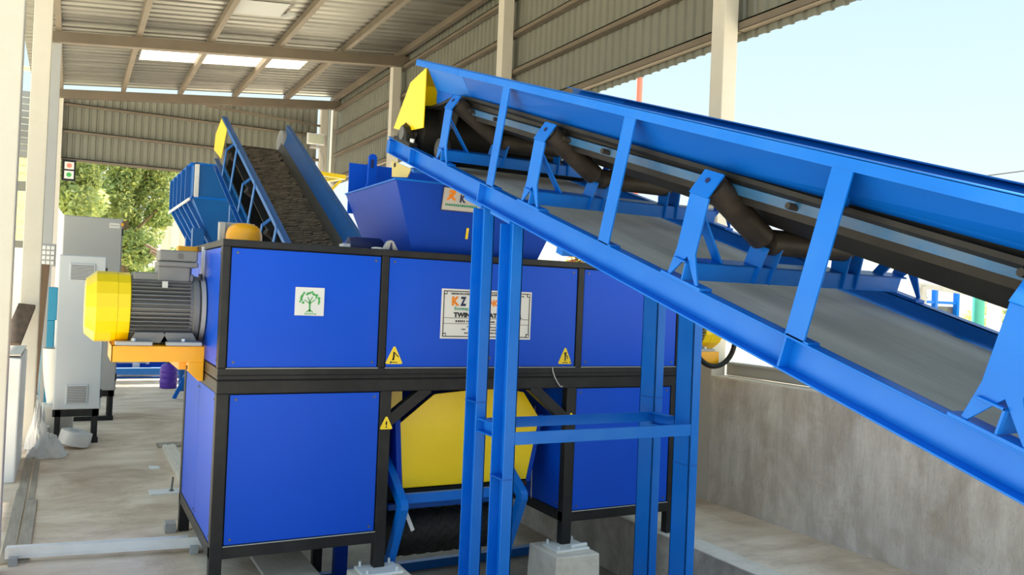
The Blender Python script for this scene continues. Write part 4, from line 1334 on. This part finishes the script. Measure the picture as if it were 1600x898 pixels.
# white moulded shells and film
def shell(name, lab, cx, cy, rx, ry, h, m, z0=0, cat='tub'):
    mb = MB(); n = 24; rings = 7
    vs, fs = [], []
    for k in range(rings):
        f_ = k / (rings - 1)
        r = .62 + .38 * math.sin(f_ * math.pi / 2)
        for i in range(n):
            a = 2 * math.pi * i / n
            vs.append((cx + rx * r * math.cos(a), cy + ry * r * math.sin(a), z0 + h * f_))
    for k in range(rings):
        f_ = 1 - k / (rings - 1)
        r = (.62 + .38 * math.sin(f_ * math.pi / 2)) * .93
        for i in range(n):
            a = 2 * math.pi * i / n
            vs.append((cx + rx * r * math.cos(a), cy + ry * r * math.sin(a), z0 + max(h * f_, .02)))
    for k in range(2 * rings - 1):
        fs += [(k * n + i, k * n + (i + 1) % n, (k + 1) * n + (i + 1) % n, (k + 1) * n + i) for i in range(n)]
    fs.append(tuple(range(n))[::-1]); fs.append(tuple(range((2 * rings - 1) * n, 2 * rings * n)))
    mb.add(vs, fs)
    return tag(mb.build(name, m, smooth=True), lab, cat)
shell('plastic_tub', 'tall white plastic tub behind the white plinth beside the cabinet', -0.045, 9.52, .155, .15, .56, M['ceramic'], .32)
shell('washbasin', 'white low basin lying on the floor under the tall tub', -0.185, 9.22, .085, .10, .14, M['ceramic'])
mb = MB(); mb.box(-.20, .10, 9.36, 9.68, 0, .32); tag(mb.build('crate', M['ceramic'], bevel=.03), 'white wrapped crate carrying the tall white tub', 'crate')
mb = MB(); mb.lathe([(.10, 0), (.135, .01), (.14, .06), (.135, .13), (.10, .14), (.07, .13), (.07, .01)], (0.10, 8.76, 0.03), (0.25, 0, 1), 26)
tag(mb.build('film_roll', M['film'], smooth=True), 'roll of white wrapping film lying at the foot of the pale cabinet', 'roll')
def crumple(cx, cy, rx, ry, h, seed, z0=0):
    rnd = random.Random(seed)
    n, m_ = 22, 8
    vs, fs = [(cx, cy, z0 + h)], []
    for k in range(1, m_ + 1):
        f_ = k / m_
        for i in range(n):
            a = 2 * math.pi * i / n
            rj = 1 + rnd.uniform(-.18, .18) * f_
            zz = z0 + h * (1 - f_ ** 1.6) * (1 + rnd.uniform(-.35, .35)) + rnd.uniform(0, .02)
            vs.append((cx + rx * f_ * rj * math.cos(a), cy + ry * f_ * rj * math.sin(a), max(z0 + .003, zz)))
    for i in range(n):
        fs.append((0, 1 + i, 1 + (i + 1) % n))
    for k in range(m_ - 1):
        for i in range(n):
            a, b = 1 + k * n, 1 + (k + 1) * n
            fs.append((a + i, b + i, b + (i + 1) % n, a + (i + 1) % n))
    mb = MB(); mb.add(vs, fs); return mb
tag(crumple(-0.10, 8.42, .17, .17, .16, 5).build('plastic_film', M['film']), 'crumpled translucent white plastic film heaped on the floor by the plinth', 'film')
tag(crumple(-0.19, 8.80, .10, .12, .36, 6, .0).build('plastic_film', M['film']), 'upright bunch of white plastic film beside the pale cabinet corner', 'film')

# trench cover planks on floor
for k, (x0, x1, y0, y1, zz, lab) in enumerate(((-0.272, -0.205, 5.30, 7.1, .012, 'long grey floor plank strip ending at the galvanised channel'),
                                       (-0.265, -0.205, 7.12, 9.1, .010, 'dusty floor plank strip running towards the plastic film'),
                                       (-0.195, -0.130, 5.30, 6.75, .014, 'wider short floor plank strip with a dark notch at its end'),
                                       (-0.190, -0.150, 6.80, 8.7, .008, 'narrow floor plank strip beside the dusty one'))):
    mb = MB(); mb.box(x0, x1, y0, y1, 0, zz); tag(mb.build('floor_plank', M['plank'], bevel=.002), lab, 'plank', 'planks laid along the floor')
# galvanised channel on blocks
mb = MB()
Tk = Matrix.Translation((0, 0, 0))
p0, p1 = Vector((-0.245, 5.30, 0)), Vector((0.80, 5.155, 0))
dd = (p1 - p0).normalized(); nn = Vector((-dd.y, dd.x, 0))
def alongc(a, b, h0, h1, z0, z1):
    q = [p0 + dd * a + nn * h0, p0 + dd * b + nn * h0, p0 + dd * b + nn * h1, p0 + dd * a + nn * h1]
    mb.add([(v.x, v.y, z0) for v in q] + [(v.x, v.y, z1) for v in q], [(3, 2, 1, 0), (4, 5, 6, 7), (0, 1, 5, 4), (1, 2, 6, 5), (2, 3, 7, 6), (3, 0, 4, 7)])
L_ = (p1 - p0).length
alongc(0.0, L_, -.003, .003, .045, .092)
alongc(0.0, L_ - .12, .0, .05, .086, .092)
alongc(0.0, L_, .0, .06, .030, .045)
ch = mb.build('steel_channel', M['steel'], bevel=.001)
tag(ch, 'long galvanised steel channel lying across the floor to the shredder', 'channel')
for (x, y_, lab) in ((-0.205, 5.27, 'small dark block under the outer end of the galvanised channel'), (0.715, 5.15, 'small grey block under the machine end of the galvanised channel')):
    mb = MB(); mb.box(x - .022, x + .022, y_ - .02, y_ + .06, 0, .045)
    tag(mb.build('support_block', M['cab_grey'], bevel=.002), lab, 'block', 'blocks under the channel')
mb = MB(); mb.box(0.60, 0.668, 5.62, 5.72, 0, .06); tag(mb.build('steel_block', M['grey_part'], bevel=.003), 'short steel box piece beside the rear machine leg', 'block')
# pieces on floor
mb = MB(); mb.box(0.600, 0.86, 6.66, 6.80, 0, .012); o = mb.build('white_strip', M['white'], bevel=.001); tag(o, 'white flat strip on the floor behind the shredder side', 'strip')
mb = MB(); mb.cyl((0.752, 6.72, .012), (0.752, 6.72, .022), .016, n=12); mb.cyl((0.752, 6.72, .022), (0.76, 6.73, .115), .007, n=8); tag(mb.build('anchor_pin', M['dark_steel']), 'dark anchor pin standing on the white flat strip', 'bolt')
mb = MB(); mb.box(0.845, 0.96, 7.0, 8.45, 0.0, .05); mb.box(.862, .878, 7.0, 8.45, .05, .058); mb.box(.925, .943, 7.0, 8.45, .05, .058)
tag(mb.build('channel_offcut', M['concrete_pale'], bevel=.002), 'grey ribbed channel length lying along the shredder side', 'channel')
mb = MB(); mb.box(0.82, 1.2, 8.55, 8.75, 0, .02); tag(mb.build('floor_plank', M['plank']), 'short pale plank lying crosswise beyond the ribbed channel', 'plank')
mb = MB(); mb.prism([(0.672, 7.60), (0.752, 7.60), (0.748, 7.70), (0.672, 7.74)], 'z', 0, .006); tag(mb.build('scrap_tile', M['white']), 'small white scrap tile on the floor near the ribbed channel', 'scrap')

# floor in back: barrel, beam, cylinder, stand
br_ = thing('plastic_drum', 'purple ribbed plastic drum standing on the floor far behind the motor', 'drum', (1.39, 13.44, 0))
prof = [(.105, 0), (.122, .01), (.125, .09), (.132, .10), (.125, .11), (.125, .17), (.132, .18), (.125, .19), (.125, .25), (.132, .26), (.122, .27), (.118, .32), (.09, .36), (.04, .375)]
mb = MB(); mb.lathe(prof, (1.39, 13.44, 0), (0, 0, 1), 24); mb.build('drum_body', M['purple'], br_, smooth=True)
mb = MB(); mb.lathe([(.05, .37), (.055, .375), (.055, .43), (.04, .44)], (1.40, 13.44, 0), (0, 0, 1), 16); mb.build('drum_cap', M['ink_navy'], br_, smooth=True)
mb = MB(); mb.box(.3, 3.3, 14.85, 14.97, .06, .17); mb.box(.3, 3.3, 14.85, 14.97, .0, .02)
tag(mb.build('steel_beam', M['rear_blue'], bevel=.004), 'long blue steel beam lying on the floor at the back', 'beam')
mb = MB(); mb.cyl((0.2, 15.15, .33), (1.25, 15.15, .33), .11, n=24); mb.cyl((1.20, 15.15, .33), (1.25, 15.15, .33), .125, n=24); mb.box(.4, .5, 15.05, 15.25, 0, .24); mb.box(1.0, 1.1, 15.05, 15.25, 0, .24)
tag(mb.build('silver_cylinder', M['steel'], smooth=True), 'silver metal cylinder lying behind the blue beam', 'pipe')
mb = MB(); mb.box(0.5, 3.2, 15.5, 16.1, 0, .85); tag(mb.build('machine_base', M['hopper_blue'], bevel=.01), 'dark blue machine base behind the silver cylinder', 'machine')
mb = MB(); mb.bar((1.34, 12.2, 0), (1.62, 12.2, .62), .05, .05); mb.bar((1.9, 12.2, 0), (1.62, 12.2, .62), .05, .05); mb.box(1.4, 1.85, 12.18, 12.22, .25, .29)
tag(mb.build('trestle_stand', M['conv_blue']), 'small blue A shaped stand behind the shredder corner', 'stand')

# floodlight, conduit, sign
fl_ = thing('floodlight', 'white square floodlight on the grey corner column', 'lamp', (4.39, 16.62, 4.62))
mb = MB(); mb.box(4.10, 4.46, 16.60, 16.66, 4.50, 4.72); mb.build('housing', M['white'], fl_, bevel=.01)
mb = MB(); mb.box(4.125, 4.435, 16.59, 16.60, 4.52, 4.70); mb.build('glass', M['lamp_glass'], fl_)
mb = MB(); mb.box(4.2, 4.36, 16.60, 16.8, 4.44, 4.48); mb.build('bracket', M['grey_part'], fl_)
mb = MB(); mb.tube([(4.40, 16.75, 4.42), (4.44, 16.77, 4.36), (4.49, 16.78, 4.22), (4.49, 16.78, 2.0)], .012, 6)
tag(mb.build('conduit_pipe', M['grey_part'], smooth=True), 'thin conduit running down the grey corner column', 'pipe')
sg_ = thing('hanging_sign', 'black framed double sign hanging at the left end of the back wall', 'sign', (-0.1, 16.86, 3.6))
mb = MB(); mb.box(-0.19, 0.03, 16.84, 16.87, 3.34, 3.72); mb.build('backing', M['black'], sg_)
for (z0, z1, mm, m2) in ((3.55, 3.68, M['plate_white'], M['red_pole']), (3.38, 3.52, M['plate_white'], M['leaf_green_print'])):
    mb = MB(); mb.box(-0.15, 0.0, 16.83, 16.84, z0, z1); f_ = mb.build('sign_face', mm, sg_)
    mb = MB(); mb.cyl((-.075, 16.828, (z0 + z1) / 2), (-.075, 16.83, (z0 + z1) / 2), .042, n=14); mb.build('symbol', m2, f_)

# yellow platform railing behind the conveyor
rl = thing('platform_railing', 'yellow tubular platform railing behind the discharge conveyor', 'railing', (3.2, 13.0, 0))
def yb(p, q, w_=.06):
    mb = MB(); mb.bar(p, q, w_, w_); return mb
RY = 12.3
for (p, q, nm) in (((3.20, RY, 3.32), (3.64, RY, 3.30), 'top_rail'), ((3.62, RY, 3.30), (3.50, RY + 1.0, 3.33), 'top_rail'), ((3.22, RY, 2.85), (3.6, RY, 2.85), 'mid_rail'),
                 ((3.36, RY, 1.46), (3.36, RY, 3.29), 'post'), ((3.57, RY, 1.46), (3.57, RY, 3.29), 'post'), ((3.47, RY + .95, 1.46), (3.47, RY + .95, 3.29), 'post'),
                 ((3.55, RY, 2.25), (4.1, RY, 2.42), 'stair_rail'), ((4.0, RY, 0), (4.0, RY, 2.40), 'post'), ((3.58, RY, 3.25), (3.30, RY, 2.95), 'brace')):
    yb(p, q, .06 if nm != 'brace' else .035).build(nm, M['yellow'], rl)
mb = MB(); mb.box(3.1, 4.1, 12.25, 13.3, 1.40, 1.46); mb.build('deck', M['grey_part'], rl)
for xx in (3.15, 4.0):
    mb = MB(); mb.box(xx, xx + .06, 12.5, 12.56, 0, 1.40); mb.build('deck_leg', M['yellow'], rl)

# ================================================================== OUTSIDE
def tree(lab, x, y_, h, blobs, n, ml, seed, leaf=.22, grp='trees behind the shed', trunk=.16):
    rnd = random.Random(seed)
    t = thing('tree', lab, 'tree', (x, y_, -.02), grp)
    mb = MB(); mb.tube([(x, y_, -.05), (x + .1, y_, h * .3), (x - .1, y_ + .1, h * .6), (x, y_, h * .85)], trunk, 8)
    for k in range(6):
        a = rnd.uniform(0, 6.28)
        mb.tube([(x, y_, h * (.35 + .06 * k)), (x + 1.2 * math.cos(a), y_ + 1.2 * math.sin(a), h * (.5 + .07 * k))], trunk * .35, 5)
    mb.build('trunk', M['bark'], t, smooth=True)
    for q, mname in enumerate(ml):
        mb = MB()
        for i in range(n // len(ml)):
            bx, by, bz, br2 = blobs[rnd.randrange(len(blobs))]
            v = Vector((rnd.gauss(0, 1), rnd.gauss(0, 1), rnd.gauss(0, 1))).normalized() * br2 * (rnd.random() ** .35)
            c = Vector((x + bx, y_ + by, bz)) + v
            u = Vector((rnd.gauss(0, 1), rnd.gauss(0, 1), rnd.gauss(0, .6))).normalized()
            w_ = u.orthogonal().normalized()
            s_ = leaf * rnd.uniform(.6, 1.3)
            mb.add([c - u * s_, c + w_ * s_ * .45, c + u * s_, c - w_ * s_ * .45], [(0, 1, 2, 3)])
        me = bpy.data.meshes.new('foliage')
        me.from_pydata([tuple(p) for p in mb.v], [], mb.f)
        me.materials.append(M[mname])
        place('foliage', me, t, kind='stuff')
    return t
def blob(r, zc, spread, k, seed, rb):
    rnd = random.Random(seed)
    return [(rnd.uniform(-spread, spread), rnd.uniform(-spread, spread), zc + rnd.uniform(-r, r), rb * rnd.uniform(.6, 1.1)) for _ in range(k)]
tree('yellow green leafy tree seen beside the left columns', -0.35, 30, 7.6, blob(2.6, 4.1, 1.0, 24, 1, .75), 26000, ['leaf_light', 'leaf'], 21, .10)
tree('tall mid green tree seen over the control cabinets', 1.75, 34.5, 8.8, blob(3.1, 4.5, 1.35, 34, 2, .75), 36000, ['leaf', 'leaf_dark', 'leaf_light'], 22, .10)
tree('dark green shrubby tree below the tall one beside the pink building', 3.1, 27, 3.2, blob(.8, 1.5, .5, 9, 3, .45), 8000, ['leaf_dark', 'leaf'], 23, .09)
tree('bright low garden shrub beyond the open bottom of the back wall', 1.9, 23, 1.6, blob(.5, .8, .6, 9, 4, .4), 6000, ['leaf_light', 'leaf'], 24, .08, 'garden shrubs outside', .04)
tree('leafy bush outside past the white square post', 14.6, 9.0, 2.0, blob(.35, 1.15, .4, 8, 5, .4), 5000, ['leaf_light', 'leaf'], 25, .07, 'garden shrubs outside', .04)
tree('green bush outside beyond the conveyor behind the grey pipe rail', 12.9, 10.4, 2.2, blob(.3, 1.5, .35, 7, 6, .35), 4000, ['leaf', 'leaf_light'], 26, .07, 'garden shrubs outside', .04)
tree('red leaved garden plant outside behind the hopper corner', 7.6, 12.6, 2.3, blob(.35, 1.95, .30, 8, 7, .28), 2500, ['leaf_red', 'leaf_light'], 27, .10, 'garden shrubs outside', .05)
# buildings
bd = thing('pink_building', 'tall pink rendered building far behind the shed', 'building', (6.4, 44, 0))
mb = MB(); mb.box(3.9, 8.5, 44, 50, -.02, 7.6); mb.build('building_wall', M['pink_wall'], bd)
mb = MB(); mb.box(3.8, 8.6, 43.8, 44, 7.6, 7.8); mb.build('parapet', M['white_wall'], bd)
mb = MB(); mb.box(4.35, 4.75, 43.95, 44, 3.2, 4.7); mb.build('window', M['lamp_glass'], bd)
wbld = thing('white_building', 'white gabled building beyond the left columns', 'building', (-2.5, 21, 0))
mb = MB(); mb.prism([(-5.5, -.02), (-.15, -.02), (-.15, 3.0), (-.5, 3.5), (-2.5, 4.3), (-5.5, 3.1)], 'y', 21, 25); mb.build('building_wall', M['white_wall'], wbld)
sh2 = thing('neighbour_shed', 'neighbouring shed roof edge with cream translucent panels seen between the columns', 'shed', (-1.6, 19, 0))
for k, (z0, z1, mm) in enumerate(((3.9, 5.2, M['roof']), (3.45, 3.9, M['cream_panel']), (3.25, 3.45, M['cladding']), (2.3, 3.25, M['cream_panel']), (2.15, 2.3, M['cladding']))):
    mb = MB()
    nr = max(1, int((z1 - z0) / .12))
    for i in range(nr):
        za = z0 + (z1 - z0) * i / nr; zb2 = z0 + (z1 - z0) * (i + 1) / nr
        mb.box(-3.0, -.40, 18.6, 18.64 + .02 * (i % 2), za, zb2 - .012)
    mb.build('wall_panel', mm, sh2)
mb = MB(); mb.bar((-.46, 18.5, 5.6), (-.62, 18.5, 4.3), .09, .09); mb.bar((-.40, 18.5, 5.6), (-1.1, 18.5, 5.6), .08, .08); mb.build('bracket_arm', M['cream_panel'], sh2)
for xx in (-2.9, -.46):
    mb = MB(); mb.box(xx - .05, xx + .05, 18.7, 18.8, 0, 4.6); mb.build('post', M['column'], sh2)
# right outside: fence on wall, posts
rail = thing('wall_rail', 'grey metal channel rail lying on top of the concrete wall', 'rail', (4.8, 4.5, 1.03))
mb = MB(); mb.box(4.69, 4.75, 2.0, 5.04, 1.03, 1.12); mb.box(4.66, 4.75, 2.0, 5.04, 1.12, 1.135); mb.build('channel', M['grey_part'], rail, bevel=.002)
fn = thing('white_fence', 'white vertical board fence outside behind the concrete wall', 'fence', (6.5, 7, 0))
fb = MB(); fb.box(0, .10, 0, .02, 0, 1.62); fbm = fb.mesh('fence_board', M['white'])
for i in range(15):
    place('fence_board', fbm, fn, loc=(5.4 + i * .125, 7.2, -.02))
mb = MB(); mb.box(5.4, 7.3, 7.22, 7.26, .4, .46); mb.box(5.4, 7.3, 7.22, 7.26, 1.3, 1.36); mb.build('fence_rail', M['white'], fn)
mb = MB(); mb.cyl((12.95, 8.2, -.02), (12.95, 8.2, 2.3), .09, n=14); tag(mb.build('green_post', M['green_post'], smooth=True), 'teal green post outside below the conveyor belt', 'post')
mb = MB(); mb.box(13.25, 13.42, 8.1, 8.25, -.02, 2.2); tag(mb.build('white_post', M['white']), 'white square post beside the teal green one outside', 'post')
mb = MB(); mb.box(10.35, 11.1, 8.0, 8.2, -.02, 2.6); tag(mb.build('white_wall_pier', M['white_wall']), 'white masonry pier outside behind the far conveyor stringer', 'wall')
mb = MB(); mb.bar((11.1, 8.1, 2.03), (12.86, 8.1, 1.93), .06, .07); mb.bar((11.38, 8.1, -.02), (11.38, 8.1, 2.0), .10, .10, (1, 0, 0))
tag(mb.build('pipe_rail', M['grey_part']), 'grey rail outside between the white pier and teal green post', 'rail')
ck = thing('blue_rack', 'dark rack with blue uprights standing outside under the grey pipe rail', 'rack', (12.0, 8.6, 0))
mb = MB(); mb.box(11.6, 12.75, 8.45, 8.8, .8, 1.72); mb.build('rack_load', M['dark_steel'], ck)
for xx in (11.6, 12.15, 12.7):
    mb = MB(); mb.box(xx - .03, xx + .03, 8.38, 8.45, -.02, 1.98); mb.build('upright', M['conv_blue'], ck)
mb = MB(); mb.box(11.6, 12.7, 8.39, 8.45, 1.76, 1.80); mb.build('shelf_bar', M['conv_blue'], ck)
# red pole and wires
mb = MB(); mb.cyl((9.3, 12.6, -.02), (9.3, 12.6, 6.8), .055, n=12); tag(mb.build('red_pole', M['red_pole'], smooth=True), 'thin faded red pole outside behind the right wall', 'pole')
for k, (z0, z1, lab) in enumerate(((5.35, 5.6, 'upper thin overhead wire against the sky'), (5.0, 5.1, 'lower thin overhead wire against the sky'))):
    mb = MB(); mb.tube([(15.75 if k == 0 else 16.9, 10.0, 4.34 if k == 0 else 4.28), (17.15, 10.0, 4.60 if k == 0 else 4.325), (24, 10.0, 5.9 if k == 0 else 4.55)], .012, 5)
    tag(mb.build('overhead_wire', M['wire'], smooth=True), lab, 'wire', 'overhead wires')
